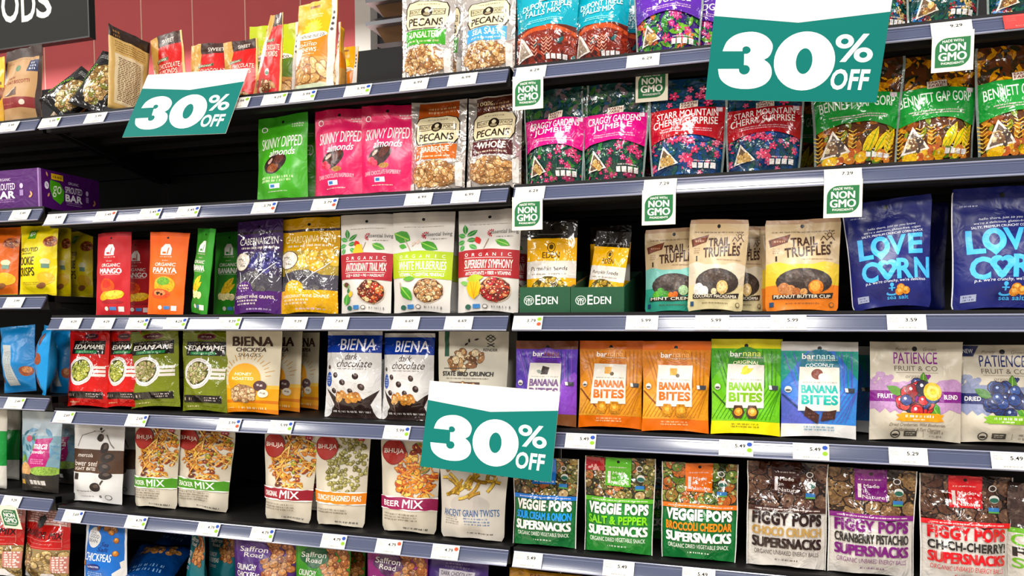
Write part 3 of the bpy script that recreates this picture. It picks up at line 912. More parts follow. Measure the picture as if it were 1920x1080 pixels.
def biena_choc():
    d = Design([(0, '2a1c1a'), (.04, 'd4d2d0'), (.75, '173a92'), (.95, 'bdb9b6')], 1.6, 'gloss', 'pillow', hole=False, seed=21)
    d.T('BIENA', .6, .845, .64, .13, 'eceaf0', .012, .02).T('dark', .52, .705, .24, .075, '3a2826', .01, .3).T('chocolate', .56, .625, .62, .085, '3a2826', .005, .35).M(.54, .565, .54, .016, '7a6a68')
    d.E(.1, .44, .075, .085, '2450a4').M(.1, .44, .11, .016, 'd0dcf0', 4)
    for (u, v, r) in ((.08, .58, .035), (.25, .49, .045), (.63, .48, .05), (.4, .41, .05), (.72, .36, .055), (.2, .31, .045), (.52, .31, .045)):
        d.E(u, v, r, r / 1.6 * 1.15, '2c1c1a', a=30).E(u + .01, v + .012, r * .45, r * .3, '6a5a58')
    d.G([(.0, .0), (1, .0), (.9, .05), (.84, .16), (.98, .33), (.74, .22), (.6, .27), (.4, .27), (.26, .22), (.04, .34), (.2, .15), (.1, .05)], '2a1c1a')
    d.E(.02, .12, .13, .12, 'd0cecc').E(.99, .12, .12, .12, 'd0cecc')
    d.S('nut', (.48, .24, .26, .035), 9, (.06, .08), ['b8742a', 'c88a3c', 'a0601c', 'd8a868'], lite='ecc890')
    d.R(.28, .05, .3, .2, '6a5450').M(.5, .075, .7, .025, 'd8d0cc')
    return d
DS['biena_choc'] = biena_choc()

def statebird():
    d = Design('c3bdad', 1.4, 'matte', hole=False, seed=22)
    d.R(.1, .72, .17, 1, '1f4c36', 'artwork_print')
    d.S('nut', (.42, .68, .25, .1), 36, (.03, .065), ['a87a4c', '8a5c34', 'c09a6a', '6a4426', 'd8c4a0'], asp=(1.2, 2), lite='e0c8a0', dark='5a3c22')
    for (u, v, a) in ((.38, .84, 40), (.45, .87, 100), (.52, .9, 20)): d.leaf(u, v, .07, .015, a, '2a241c')
    for q in (((.7, .95), (.8, .9)), ((.8, .95), (.7, .9)), ((.68, .92), (.75, .88)), ((.82, .92), (.75, .88)), ((.68, .92), (.75, .96)), ((.82, .92), (.75, .96)), ((.7, .87), (.8, .83)), ((.8, .87), (.7, .83))):
        d.line(*q[0], *q[1], .012, '2a241c')
    d.T('RENDER', .75, .795, .2, .03, '2a241c', .01)
    d.R(.1, .585, .5, .592, '2a241c').T('STATE BIRD CRUNCH', .45, .53, .74, .05, '2a241c', .06).M(.45, .48, .66, .014, '6a6458').R(.2, .35, .66, .44, '4a3426')
    d.S('nut', (.43, .39, .22, .04), 20, (.03, .05), ['a87a4c', '8a5c34', 'c09a6a'], lite='e0c8a0')
    return d
DS['statebird'] = statebird()

def bananabites(c, txt, flav, pic):
    d = Design([(0, c['bot']), (.14, c['base']), (.9, c['top'])], 1.38, 'satin', seal=c['top'], seed=23)
    d.G([(0, .14), (.44, .14), (.3, .28), (0, .5)], c.get('ll', c['v1'])).G([(1, .14), (.6, .14), (.72, .5), (1, .66)], c.get('lr', c['base'])).G([(0, .9), (0, .56), (.34, .9)], c.get('ul', c['base'])).G([(1, .9), (1, .6), (.7, .9)], c.get('ul', c['base']))
    for k in range(16):
        u = -.05 + k * .06
        d.line(u, .16, min(u + .28, 1), .5, .012, c['v1']) if u > 0 else None
    for k in range(15):
        d.line(max(.01, .04 + k * .062), .88, max(0.01, .32 - .1 + k * .05), .5, .014, c['v2'] if k % 2 else c['v1'])
    n = 12
    d.G([(.25, .6), (.75, .6)] + [(.5 + .26 * math.cos(math.pi * i / n), .7 + .22 * math.sin(math.pi * i / n)) for i in range(n + 1)], c['leaf'])
    for k in range(8): d.line(.5, .66 + k * .025, .3 + .01 * k, .71 + k * .022, .008, c['v2']); d.line(.5, .66 + k * .025, .7 - .01 * k, .71 + k * .022, .008, c['v2'])
    d.line(.02, .45, .32, .24, .02, c['stem'])
    d.T('bar', .36, .845, .17, .06, WH, .02).T('nana', .58, .84, .24, .045, c['script'], .01).M(.53, .805, .42, .012, 'e8dcc8')
    d.T(flav, .5, .745, .36, .035, c['fl'], .01, arc=.012)
    d.G([(.22, .28), (.76, .285), (.75, .73), (.245, .735)], 'dbd5ca', 'label_panel')
    if pic == 'pb': d.R(.42, .62, .53, .7, 'd8a03a').C(.54, .62, .03, '5a4a2a')
    elif pic == 'orig': d.leaf(.42, .63, .2, .04, 25, 'e0c41c').leaf(.45, .64, .14, .035, 60, 'e8d03c')
    elif pic == 'coco': d.C(.47, .66, .075, '7a3a28').C(.54, .63, .055, 'e6e2dc')
    else: d.G([(.44, .6), (.55, .6), (.57, .68), (.46, .7)], '3a302c').leaf(.46, .62, .1, .03, 160, '8a948a')
    d.M(.5, .575, .46, .014, '8a8478').T('BANANA', .5, .505, .47, .085, txt, .06).T('BITES', .5, .395, .47, .1, txt, .065)
    if pic in ('pb', 'orig'):
        for u in (.4, .6): d.G([(u - .09, .22), (u - .06, .31), (u + .05, .31), (u + .09, .24), (u + .05, .17), (u - .05, .17)], '4a3020' if pic == 'orig' else 'b87c14', 'food_print').C(u, .24, .06, 'e0962a', 'food_print').C(u, .245, .03, 'f0b850', 'food_print')
    else:
        for u, s_ in ((.4, -.03), (.62, .03)): d.G([(u - .1, .2 - s_), (u + .08, .17 + s_), (u + .1, .27 + s_), (u - .08, .3 - s_)], '40241e', 'food_print').M(u, .235, .1, .02, '6a443a', 2)
    d.C(.1, .5, .045, 'dcd6cc').E(.1, .49, .035, .012, '4a4a48').R(.84, .475, .95, .52, '3a3c44').G([(.83, .48), (.87, .48), (.86, .52), (.82, .52)], 'e6e2da')
    d.M(.5, .095, .4, .018, c['sub'], 2)
    return d
DS['bb_pb'] = bananabites(dict(base='d88c1c', ll='e0a23a', lr='dc9428', ul='c87c1c', top='c8640e', bot='e0720e', v1='b8741a', v2='a8641c', leaf='cf8016', stem='7a3818', script='f0b060', fl='c86a14', sub='f0d0a0'), 'd06a12', 'PEANUT BUTTER', 'pb')
DS['bb_lime'] = bananabites(dict(base='62b014', ll='78c02c', lr='6cba18', ul='4a9a1c', top='cfc40c', bot='e8da0a', v1='3f8a10', v2='2c701a', leaf='2f7a1c', stem='24501c', script='d8e060', fl='f0e8c0', sub='6a6a10'), '7aae1a', 'ORIGINAL', 'orig')
DS['bb_coco'] = bananabites(dict(base='3c76c4', top='b9b5b0', bot='d8d6d4', v1='5a62b8', v2='1f8c86', leaf='146a80', stem='1c3a5c', script='d0e8e8', fl='e8f0f0', sub='4a8aa8', ll='5a66c0', lr='3f86d0', ul='1f8c7c'), '1ba49a', 'COCONUT', 'coco')
DS['bb_purple'] = bananabites(dict(base='5238a0', ll='6a4ab8', lr='8a4ac0', ul='5a3aa8', top='6a3a1e', bot='7a4a24', v1='8a4cc0', v2='2c2a80', leaf='6a38a8', stem='2a1c58', script='8a4a3a', fl='6a3a7a', sub='c0a080'), '6a4a78', 'DARK CHOCOLATE', 'choc')

def patience(mc, sc_, l, r, berries, leafc, rib, lines):
    d = Design([(0, 'c7bead'), (.9, 'b5ac9b')], 1.12, 'satin', seed=24)
    d.T('Purely', .36, .925, .14, .035, '6a5c50', 0, .3).T('Grown', .66, .925, .14, .035, '6a5c50', 0, .3)
    d.T('PATIENCE', .5, .835, .48, .12, mc, .005, .06).T('FRUIT & CO', .5, .73, .47, .05, '6a5e54', 0).R(.28, .685, .74, .689, '8a7c70').T('organic', .48, .645, .2, .045, '8a7c70', 0, .25)
    d.C(.61, .655, .018, mc).C(.64, .655, .018, mc).G([(.597, .65), (.653, .65), (.625, .615)], mc)
    d.band(.3, .6, sc_, .03, 20).band(.43, .49, mc, .004, 4)
    d.R(0, .395, 1, .505, mc, 'name_band').T(l, .16, .45, .16, .045, WH, .03).T(r, .87, .45, .17, .045, WH, .03)
    d.S('dot', (.14, .62, .09, .06), 14, (.02, .035), [sc_], 'artwork_print')
    d.leaf(.56, .5, .22, .05, 85, '4a7a24', '8ab04a').leaf(.6, .42, .24, .06, -55, '4a8a2a', '8ab04a').leaf(.35, .46, .2, .05, 150, leafc)
    d.S('nut', (.5, .45, .2, .155), 26, (.05, .075), berries, asp=(1, 1.1), lite='e8d8e0' if mc != '1c2460' else 'a8b4d8', dark='2a1420')
    if mc != '1c2460': d.C(.66, .5, .1, 'e0b83a', 'food_print').C(.665, .5, .07, 'f0d878', 'food_print').C(.67, .5, .035, 'e8c040', 'food_print')
    d.G([(.26, .21), (.3, .24), (.26, .27), (.78, .275), (.75, .24), (.78, .205)], rib).R(.31, .2, .73, .285, rib).M(.52, .255, .32, .026, WH, 1).M(.52, .222, .16, .014, WH)
    for i, t in enumerate(lines): d.T(t, .5, .165 - i * .05, .6 - .1 * i, .036, '6a5e54', 0, .3)
    d.C(.27, .065, .05, '3a362e').C(.27, .065, .038, 'c7bead').E(.27, .055, .034, .015, '3a362e').R(.36, .04, .5, .1, '4a463e').M(.43, .07, .1, .012, 'c7bead', 2).R(.57, .03, .575, .1, '8a8074').M(.72, .07, .16, .024, '8a8074', 2)
    return d
DS['pat_blend'] = patience('7a1f7c', 'b088b0', 'FRUIT', 'BLEND', ['b01c24', 'c42c30', '8a1420', '2a2a3c', 'd84a44', '3c4a80'], '5a8a34', 'e0981c', ['Dried Cranberries, Wild Blueberries,', 'Goldenberries & Tart Cherries'])
DS['pat_blue'] = patience('1c2460', '8088a8', 'DRIED', 'BLUE', ['34508c', '28407a', '4a68a4', '1e3060'], '4a7a34', '7fae2c', [])
DS['pat_blue'].G([(.02, .88), (.2, .88), (.26, .99), (.06, .99)], '1e2450').T('NEW', .14, .935, .12, .045, 'e8e8f0', .01)

def pops(fam, c, low, l2, l3, pic, t1, t2, t3):
    asp = 1.5
    d = Design([(0, low), (.54, c)], asp, 'gloss', hole=False, seed=25, taper=.04)
    d.R(0, .58, 1, 1, pic[0], 'food_print')
    d.S('nut', (.0, .6, 1, .985, 'r'), pic[2], pic[3], pic[1], lite=pic[4], dark=pic[5], asp=(1, 1.25))
    d.S('dot', (.0, .59, 1, .985, 'r'), 170, (.008, .02), pic[1] + [pic[4], pic[5], pic[4]], asp=(1, 1.8))
    d.R(.31, .7, .67, .995, c, 'brand_label')
    d.R(.345, .725, .385, .855, 'e8dcd8').T('Made', .5, .835, .18, .035, 'f0e6e0', .005).T('in', .43, .785, .05, .028, 'f0e6e0', 0).T('Nature', .52, .735, .25, .035, 'f0e6e0', .005)
    d.M(.49, .9, .28, .012, 'e8d8d0').C(.49, .955, .022, '140c0a', 'hang_hole')
    d.C(.8, .79, .055, 'e6e4de').E(.8, .78, .05, .022, '2f6a5a').C(.78, .89, .045, 'd0c8c4').C(.78, .89, .032, pic[0]).R(.73, .665, .85, .715, '3a7ab8').R(.73, .665, .85, .68, '5a9a4a')
    d.R(0, .535, 1, .58, c).M(.5, .557, .82, .012, 'f0e0d8')
    d.T(fam, .5, .47, .86, .115, t1, .075).T(l2, .5, .355, .86, .085, t2, .055).T('SUPERSNACKS', .5, .245, .86, .1, t3, .07).T(l3, .5, .15, .8, .045, t3 if low == 'cdc7c0' else 'e4eee0', .0)
    d.M(.5, .075, .3, .02, t3 if low == 'cdc7c0' else 'e4eee0')
    d.line(.006, .0, .006, 1, .014, 'e0dcd8').line(.994, .0, .994, 1, .014, 'd8d4d0')
    return d
VP = ('3c3a2a', ['6a6a34', '9a8448', 'b0905c', 'b8703c', '7a7a40', '8a6a44', 'c8a878'], 64, (.055, .1), 'd8c89a', '2e2a1c')
VP2 = ('3c4426', ['66802e', '84903e', '4f6a2c', '9a7438', 'c06a2c'], 58, (.06, .11), 'c0bc78', '2a2e1a')
FP = ('2c1c16', ['5a3a2c', '664636', '523226', '6e5040'], 34, (.1, .13), '8a6a54', '20120e')
FP2 = ('33241a', ['76563a', '84643f', '66482e', '8e6e4a'], 34, (.1, .13), 'a8865c', '26180f')
DS['veg_blue'] = pops('VEGGIE POPS', '1c72c4', '1f6a38', 'SOUR CREAM & ONION', 'ORGANIC DRIED VEGETABLE SNACK', VP, WH, '2a9ae8', WH)
DS['veg_green'] = pops('VEGGIE POPS', '5cae28', '2a8034', 'SALT & PEPPER', 'ORGANIC DRIED VEGETABLE SNACK', VP, WH, '7cc81e', WH)
DS['veg_green'].R(.01, .85, .3, .99, 'a8222c').S('dot', (.15, .88, .1, .03), 12, (.015, .025), ['e0a8a0'], 'artwork_print')
DS['veg_orange'] = pops('VEGGIE POPS', 'e8761a', '176a34', 'BROCCOLI CHEDDAR', 'ORGANIC DRIED VEGETABLE SNACK', VP2, WH, 'f08a1c', WH)
DS['fig_choc'] = pops('FIGGY POPS', '3c2018', 'cdc7c0', 'CHOCO CRUNCH', 'ORGANIC UNBAKED ENERGY BALLS', FP, '22100c', 'a8874a', '22100c')
DS['fig_cran'] = pops('FIGGY POPS', '7a1c78', 'cdc7c0', 'CRANBERRY PISTACHIO', 'ORGANIC UNBAKED ENERGY BALLS', FP2, '6a1468', '26221e', '6a1468')
DS['fig_cherry'] = pops('FIGGY POPS', 'd81c28', 'cdc7c0', 'CH-CH-CHERRY!', 'ORGANIC UNBAKED ENERGY BALLS', FP, 'c01420', '201c1a', 'c01420')
DS['crunch_green'] = Design([(0, 'c9c3ba'), (.52, '6aa82c'), (.57, '3a2c28')], 1.5, 'gloss', hole=False, seed=26)
DS['crunch_green'].S('nut', (0, .62, 1, .98, 'r'), 20, (.1, .16), ['463430', '54403a', '3c2c28'], lite='6a5850').T('CR', .24, .46, .4, .11, '6aa82c', .02).T('RI', .2, .35, .3, .085, '2c2824', .02).T('SU', .22, .245, .35, .1, '6aa82c', .02)

def bhuja(bandc, first, second, kind, whole=None, desc=3):
    d = Design('c9c0af', 1.85, 'matte', hole=False, seed=27, taper=.13, rnd=.07)
    if kind == 'mix':
        sec = lambda u, v: (u - .12) * .9 + (v - .40) * .55 > .2
        d.S('nut', (.6, .68, .44, .3), 150, (.024, .055), ['c8781c', 'd89a2a', '8a3a1c', 'e0b040', 'a85a1c', '9aa02c', '5a2c1c'], asp=(1, 2), lite='f0cc78', dark='6a3414', clipu=(0, .99), sector=sec)
        d.S('stick', (.6, .68, .44, .3), 64, (.07, .12), ['e0a850', 'd08a30', 'c87a24', 'f0c878'], asp=(.9, 1.4), clipu=(0, .99), sector=sec)
    elif kind == 'beer':
        sec = lambda u, v: (u - .2) * .9 + (v - .40) * .7 > .12
        d.S('nut', (.66, .64, .36, .3), 120, (.03, .065), ['d8841c', 'e8a42a', 'b8501c', '8a3020', 'c86a1c', 'e8c060', '8a9a3c'], asp=(1, 2.2), lite='f4cc70', dark='6a2c14', clipu=(0, .99), sector=sec)
        d.S('stick', (.66, .6, .34, .22), 30, (.08, .12), ['e08a2a', 'c86a1c', 'f0b050'], asp=(.9, 1.4), clipu=(0, .99), sector=sec)
    elif kind == 'peas':
        sec = lambda u, v: (u - .15) * .8 + (v - .36) * .62 > .2
        d.S('nut', (.62, .68, .4, .31), 165, (.028, .038), ['857a34', '958a46', '726828', 'a39a58'], asp=(1, 1.1), lite='d8d4a0', dark='4a4a1c', clipu=(0, .99), sector=sec)
    d.E(.22, .84, .2, .135, '8a2018', 'brand_badge').E(.22, .84, .185, .125, '9c2a1e', 'brand_badge').T('BHUJA', .22, .845, .33, .065, 'f0e6dc', .012, .06)
    d.R(.78, .93, .9, .975, 'a02a3a').M(.84, .95, .08, .012, WH)
    d.band(.245, .385, WH, .006).band(.255, .375, bandc, .006)
    if whole: d.T(whole, .5, .315, .86, .06, WH, .02)
    else: d.T(first, .25, .312, .34, .06, WH, .02, rot=1).T(second, .64, .315, .34, .085, WH, .015, rot=1)
    d.M(.4, .17, .66, .018, '6a6054', desc, 1.7).M(.68, .045, .46, .02, '3a342c')
    return d
DS['bh_cracker'] = bhuja('4a8c1c', 'CRACKER', 'MIX', 'mix', desc=4)
DS['bh_original'] = bhuja('8a1c2c', 'ORIGINAL', 'MIX', 'mix')
DS['bh_peas'] = bhuja('d8801c', '', '', 'peas', whole='CRUNCHY SEASONED PEAS', desc=2)
DS['bh_beer'] = bhuja('8a184c', 'BEER', 'MIX', 'beer')

def twists():
    d = Design('c6bfb4', 1.4, 'matte', hole=False, seed=28, taper=.12, rnd=.07)
    d.E(.5, .4, .3, .12, 'b8b0a8')
    rg = random.Random(4)
    for k in range(34):
        u, v = rg.uniform(.06, .92), rg.uniform(.46, .93)
        a, l, b = rg.uniform(0, 3.14), rg.uniform(.16, .3), rg.uniform(-1.2, 1.2)
        c = rg.choice(['c8a02a', 'b88c20', 'd8b848', 'a87c1c', '9a7a24'])
        pts = []
        for i in range(6):
            t = i / 5
            pts.append((u, v)); u += math.cos(a + b * t) * l / 5; v += math.sin(a + b * t) * l / 5 / 1.4
        for (p, q) in zip(pts, pts[1:]):
            if 0 < q[0] < 1 and .4 < q[1] < .98:
                d.line(p[0], p[1], q[0], q[1], .055, '7a5818', 'food_print'); d.line(p[0], p[1] + .004, q[0], q[1] + .004, .038, c, 'food_print'); d.layer -= 2
    d.layer += 8
    d.T('ANCIENT GRAIN TWISTS', .5, .31, .86, .08, '2c5a8a', .012, rot=2).M(.22, .215, .26, .016, '8a8278', 4).M(.62, .215, .38, .02, '3a6a9a', 3).M(.65, .07, .4, .018, '4a4238')
    return d
DS['twists'] = twists()

def maca():
    d = Design([(0, '26221e'), (.24, '6a7a4a'), (.3, '7a9aa8'), (.7, 'a8b4bc')], 1.8, 'satin', hole=False, seed=29)
    d.S('leaf', (0, .4, 1, .8, 'r'), 36, (.06, .14), ['4a7a8a', '6a94b0', '5a7a4a', '8aa8b8', '3a6a7c'], 'artwork_print')
    d.G([(.5, .66), (.44, .5), (.32, .36), (.45, .27), (.8, .3), (.86, .45), (.8, .6), (.86, .68)], 'a8246c', 'name_band').T('maca', .63, .57, .32, .06, WH, .015).T('powder', .6, .5, .34, .06, WH, .0, .3).M(.6, .39, .36, .014, 'e0b0cc', 3)
    d.E(.25, .27, .22, .09, 'b88a54', 'food_print').E(.22, .3, .13, .07, 'c89a62', 'food_print').E(.75, .27, .3, .06, '8aa84a', 'food_print').leaf(.08, .36, .2, .06, 60, '7a9a3c')
    d.C(.3, .66, .07, 'b85a6a').R(0, 0, 1, .22, '26221e')
    for i in range(4): d.R(.04 + i * .06, .09, .085 + i * .06, .15, 'd8a848'); d.R(.42 + i * .1, .09, .5 + i * .1, .15, 'd0ccc8')
    d.M(.6, .05, .3, .014, '8a8480')
    return d
DS['maca'] = maca()

def seedbites():
    d = Design([(0, 'd2d0ce'), (.38, '4a3220'), (.67, 'd2d0ce'), (.93, 'c2c0be')], 1.6, 'matte', seed=30)
    d.T('mercola', .3, .6, .3, .05, 'e0d6cc', .005).T('flower seed', .32, .5, .5, .07, 'e0d6cc', .0).T('LIGHT BITES', .33, .43, .46, .04, 'e0d6cc', .015)
    for (u, v, r, a) in ((.53, .82, .09, -30), (.66, .7, .11, 70), (.74, .58, .12, 20), (.72, .46, .11, -20), (.76, .36, .1, 0), (.56, .2, .12, 15)): d.E(u, v, r, r * .5, '2c2420', 'food_print', a=a).E(u + .02, v + .015, r * .5, r * .2, '5a4c44', 'food_print', a=a)
    d.line(.52, .885, .6, .92, .025, '3a322c').M(.45, .9, .16, .014, '6a645e').line(.1, .7, .16, .84, .01, '5a544e').line(.16, .84, .4, .9, .01, '5a544e').line(.66, .86, .84, .7, .02, '7a746e')
    d.R(.12, .29, .22, .37, '2c2420').M(.3, .14, .36, .016, '6a645e').C(.82, .08, .055, '3a342e').C(.82, .08, .045, 'd2d0ce').C(.66, .08, .03, '6a645e').M(.36, .07, .3, .014, '8a847e')
    d.line(.68, .24, .74, .3, .03, '3a322c')
    return d
DS['seedbites'] = seedbites()
DS['greenwhite'] = Design([(0, 'd0ccc4'), (.28, '128a3c'), (.7, 'cdc8be')], 1.7, 'satin', hole=False)

def bluebag():
    d = Design('1276ae', 1.7, 'satin', 'pillow', hole=False, seed=31)
    d.G([(.3, .1), (.62, .1), (.55, .7), (.28, .72)], 'a8acac').M(.44, .4, .24, .012, '6a7478', 18, 2)
    d.C(.86, .3, .13, '8a4a2c', 'food_print').C(.88, .32, .08, 'b87a4c', 'food_print').C(.1, .2, .1, '7a3c24', 'food_print').R(.02, .0, 1, .03, '0c5c8c')
    return d
DS['bluebag'] = bluebag()
DS['bluebag_front'] = Design('1688c4', 1.8, 'satin', 'pillow', hole=False, seed=32)
(lambda d: d.C(.6, .8, .17, '6a3a24', 'food_print').C(.62, .82, .09, 'a86a3c', 'food_print').C(.3, .62, .13, '7a4a34', 'food_print').C(.68, .52, .16, '8a4a2c', 'food_print').T('BITES', .36, .43, .3, .09, 'e0eef4', .01, rot=60).R(.3, .28, .55, .34, 'e0b03a').E(.5, .14, .28, .09, 'd8d8d4').C(.62, .17, .15, '6a3a28', 'food_print'))(DS['bluebag_front'])

def sweet():
    d = Design([(0, '3a1c14'), (.05, 'c41f1c'), (.86, '3a2016')], 1.7, 'satin', 'stand', hole=False, seed=33)
    d.R(0, 0, .27, 1, 'c89a4c', 'side_panel#0').M(.14, .6, .18, .02, '8a6424', 4).R(.95, 0, 1, 1, 'd8b468', 'side_panel#1')
    d.T('SWEET', .6, .915, .36, .05, 'e8dcd0', .01).G([(.22, .66), (.6, .67), (.6, .71), (.22, .7)], '2c4a24').T('ORGANIC', .41, .685, .32, .03, 'e0e0c0', .01)
    d.T('CHOCOLATE', .61, .6, .6, .065, 'f0d4c4', .015).T('ALMONDS', .59, .52, .54, .065, 'f0d4c4', .015)
    d.C(.6, .3, .07, 'd8dcd0').E(.6, .29, .06, .022, '2f6a4a').S('nut', (.5, .15, .3, .07), 14, (.06, .09), ['8a5a34', 'b88a54', '6a3c20', 'd8c8a8'], lite='d8b890')
    return d
DS['sweet'] = sweet()

def sunshine(top, mid, name):
    d = Design([(0, 'd8d2b8'), (.12, 'c8944c'), (.38, mid), (.6, top)], 1.85, 'satin', 'stand', hole=False, seed=34)
    d.R(.32, .93, .58, .955, '8a5a1c').M(.45, .85, .4, .014, 'f4e8b8', 2)
    for k in range(9):
        a = 10 + k * 20
        d.leaf(.46, .68, .26, .045, a, 'f2e034')
    d.C(.46, .69, .12, 'f6ec60').E(.45, .62, .42, .045, 'f0ead8').T('sunshine nut co.', .45, .622, .76, .05, '3a2418', .015)
    d.M(.42, .55, .2, .016, 'f4e8c8').T('ROASTED', .42, .515, .5, .035, 'f6ecd8', .02).T(name, .42, .455, .52, .05, 'f6ecd8', .02).M(.4, .41, .5, .018, 'f0e0c0')
    d.E(.45, .22, .42, .15, 'b87a3c', 'food_print').S('nut', (.45, .24, .36, .12), 26, (.08, .12), ['d8a868', 'e4bc84', 'c08a4c', 'b87a44'], asp=(1.4, 2.2), lite='f4dcb4', dark='8a5a2c')
    d.R(.88, 0, 1, 1, 'd6d2ca')
    for k in range(4): d.C(.93, .85 - k * .06, .03, '4a4440')
    d.R(0, 0, .86, .1, 'c8d0b0')
    return d
DS['sun_yellow'] = sunshine('e6ac12', 'd9800f', 'CASHEWS')
DS['sun_lime'] = sunshine('b4c018', '5a7a1c', 'CASHEWS')

def pistachio():
    d = Design('100e0c', 1.5, 'gloss', 'pillow', hole=False, seed=35)
    d.E(.62, .42, .3, .34, 'a88a54', 'food_print').S('nut', (.62, .42, .26, .3), 46, (.07, .1), ['c8ac74', 'b08c54', 'd8c498', '8a6a3a', '7a7a34'], asp=(1.3, 1.9), lite='ecdcb4', dark='4a3820')
    d.T('PISTACHIO', .17, .45, .78, .08, '7ab82a', .0, rot=68)
    d.M(.4, .88, .5, .02, 'c8c8c4', 3)
    return d
DS['pistachio'] = pistachio()

def backpanel():
    d = Design([(0, 'c9a868'), (.86, '2c1c14')], 1.5, 'satin', 'slim', hole=False, seed=36)
    d.R(.12, .08, .82, .68, 'd8c8a4', 'nutrition_panel').M(.46, .38, .56, .011, '6a5438', 24, 2)
    d.M(.5, .77, .76, .014, '6a4c24', 5, 2).M(.2, .92, .2, .03, 'c0904c', 2)
    return d
DS['backpanel'] = backpanel()

def oat():
    d = Design([(0, 'a8855c'), (.17, '7a1c1c'), (.31, 'b08a5e'), (.86, '2e1a12')], 1.65, 'matte', seal='2e1a12', seed=37)
    d.R(.0, 0, .05, 1, '3a2216').R(.93, 0, 1, 1, '2e1a12').R(.72, .66, .93, .82, '20284c').M(.825, .74, .14, .025, 'c8ccd8', 3)
    d.C(.5, .71, .07, '5a7a5a').M(.5, .84, .7, .014, 'a8906c').M(.2, .8, .2, .014, '7a5a3a')
    d.T('RAW', .36, .585, .24, .03, '8a2a1c', .0, .1).T('OAT BISCOTTI', .52, .53, .58, .045, '8a2a1c', .01, .1, rot=3)
    d.G([(.28, .33), (.52, .46), (.58, .34)], '5a4034', 'food_print').line(.3, .34, .5, .44, .02, 'c0b8b0').M(.35, .23, .4, .018, 'b86a5a').C(.72, .24, .06, 'c8b8a8')
    return d
DS['oat'] = oat()
DS['mustard'] = Design([(0, 'd8a814'), (.4, '8a4a1c'), (.55, 'd8b01c')], 1.7, 'satin', hole=False)
DS['mustard'].C(.85, .4, .1, '5a2c18').M(.8, .7, .3, .05, '5a3c14', 3)

def warrior():
    d = Design([(0, '8a7650'), (.42, 'b4201c'), (.72, 'a86a64'), (.94, '9a1c1a')], 1.45, 'gloss', 'stand', hole=False, seed=38)
    d.S('nut', (.0, .02, 1, .4, 'r'), 90, (.04, .07), ['a88a54', '8a6c3c', 'c0a470', '6a5430', 'b89c68'], lite='d8c498', dark='5a4424', clipu=(0, 1))
    d.M(.5, .83, .9, .018, 'd0b0aa', 7, 1.7).R(.55, .73, .95, .75, 'c8b0a8')
    d.G([(.33, .7), (.42, .67), (.51, .7), (.51, .8), (.42, .84), (.33, .8)], '3a3a3a', 'brand_badge')
    d.R(.06, .44, .9, .445, 'e08a80').T('WARRIOR MIX', .48, .6, .84, .085, '1e1614', 0).R(.03, .53, .9, .535, 'e08a80').R(.03, .46, .035, .66, 'e08a80').R(.895, .46, .9, .66, 'e08a80').M(.5, .49, .6, .014, 'd88a80')
    d.R(.78, .12, 1, .34, 'b8786c').M(.89, .23, .18, .02, 'e0d0c8', 7, 1.6)
    d.G([(0, 0), (.35, 0), (.28, .12), (.1, .1)], 'd8d0cc').G([(.5, 0), (.95, 0), (.8, .1), (.6, .09)], 'd8d0cc')
    return d
DS['warrior'] = warrior()

def chickpea():
    d = Design('1268b8', 1.75, 'satin', 'slim', hole=False, seed=39)
    d.G([(1, 0), (1, .55), (.88, .5), (.9, .42), (.76, .34), (.8, .2), (.66, .1), (.7, 0)], 'd0ccc8').R(0, 0, .06, 1, 'c8ccd4').R(.96, 0, 1, 1, 'd4d0cc')
    d.E(.26, .81, .18, .14, 'd6d6d6', 'brand_badge').T('the', .22, .875, .16, .03, '3a4a60', 0).T('GOOD', .26, .825, .27, .05, '3a4a60', .005).T('BEAN', .24, .765, .24, .045, '3a4a60', .005)
    d.T('Sea', .55, .73, .18, .06, '14286c', .01, .3).T('Salt', .52, .66, .26, .06, '14286c', .02, .3).T('CHICKPEAS', .42, .55, .62, .105, 'eceae6', .01)
    d.S('nut', (.55, .97, .3, .05), 10, (.05, .065), ['b87a3c', 'c88c4c', '9a6430'], lite='e0b880', dark='6a4020')
    for (u, v) in ((.8, .8), (.8, .62), (.66, .9), (.05, .44)): d.C(u, v, .07, '8a5020', 'food_print').C(u, v + .005, .058, 'c8802c', 'food_print').C(u - .01, v + .015, .025, 'f0b868', 'food_print')
    d.E(.34, .41, .17, .045, '16246c').T('by PROTEIN', .34, .41, .26, .03, 'e0e4f0', .01).M(.35, .3, .4, .018, 'c0d8ec', 3)
    return d
DS['chickpea'] = chickpea()

def saffron(base, cloud, l1='CRUNCHY', l2='CHICKPEAS'):
    d = Design(base, 1.45, 'satin', 'stand', hole=False, seed=40)
    d.S('nut', (.72, .72, .25, .24), 60, (.05, .065), ['a86434', 'b8743c', '8a4c24', 'c88c50'], asp=(1, 1.15), lite='e0b080', dark='5a2c14', clipu=(0, .99), sector=lambda u, v: u + (v - .5) * .25 > .58)
    for (u, v) in ((.3, .86), (.42, .86), (.24, .8), (.46, .8), (.35, .75)): d.E(u, v, .15, .07, cloud, 'brand_badge')
    d.T('Saffron', .34, .84, .44, .065, 'e6e0d8', .01).T('Road', .35, .77, .3, .055, 'e6e0d8', .01)
    d.T(l1, .26, .62, .36, .07, WH, .015).T(l2, .3, .53, .44, .07, WH, .015).M(.3, .44, .4, .016, 'e0d0d8', 2)
    return d
DS['saf_purple'] = saffron('4a2270', '54307c')
DS['saf_green'] = saffron('3c8c1e', '1f5a34')
DS['saf_magenta'] = saffron('8a2270', '4a1c4c')
DS['saf_teal'] = saffron('0f6a74', '0c5058')
DS['dkchoc'] = Design('3c2068', 1.45, 'satin', hole=False, seed=41)
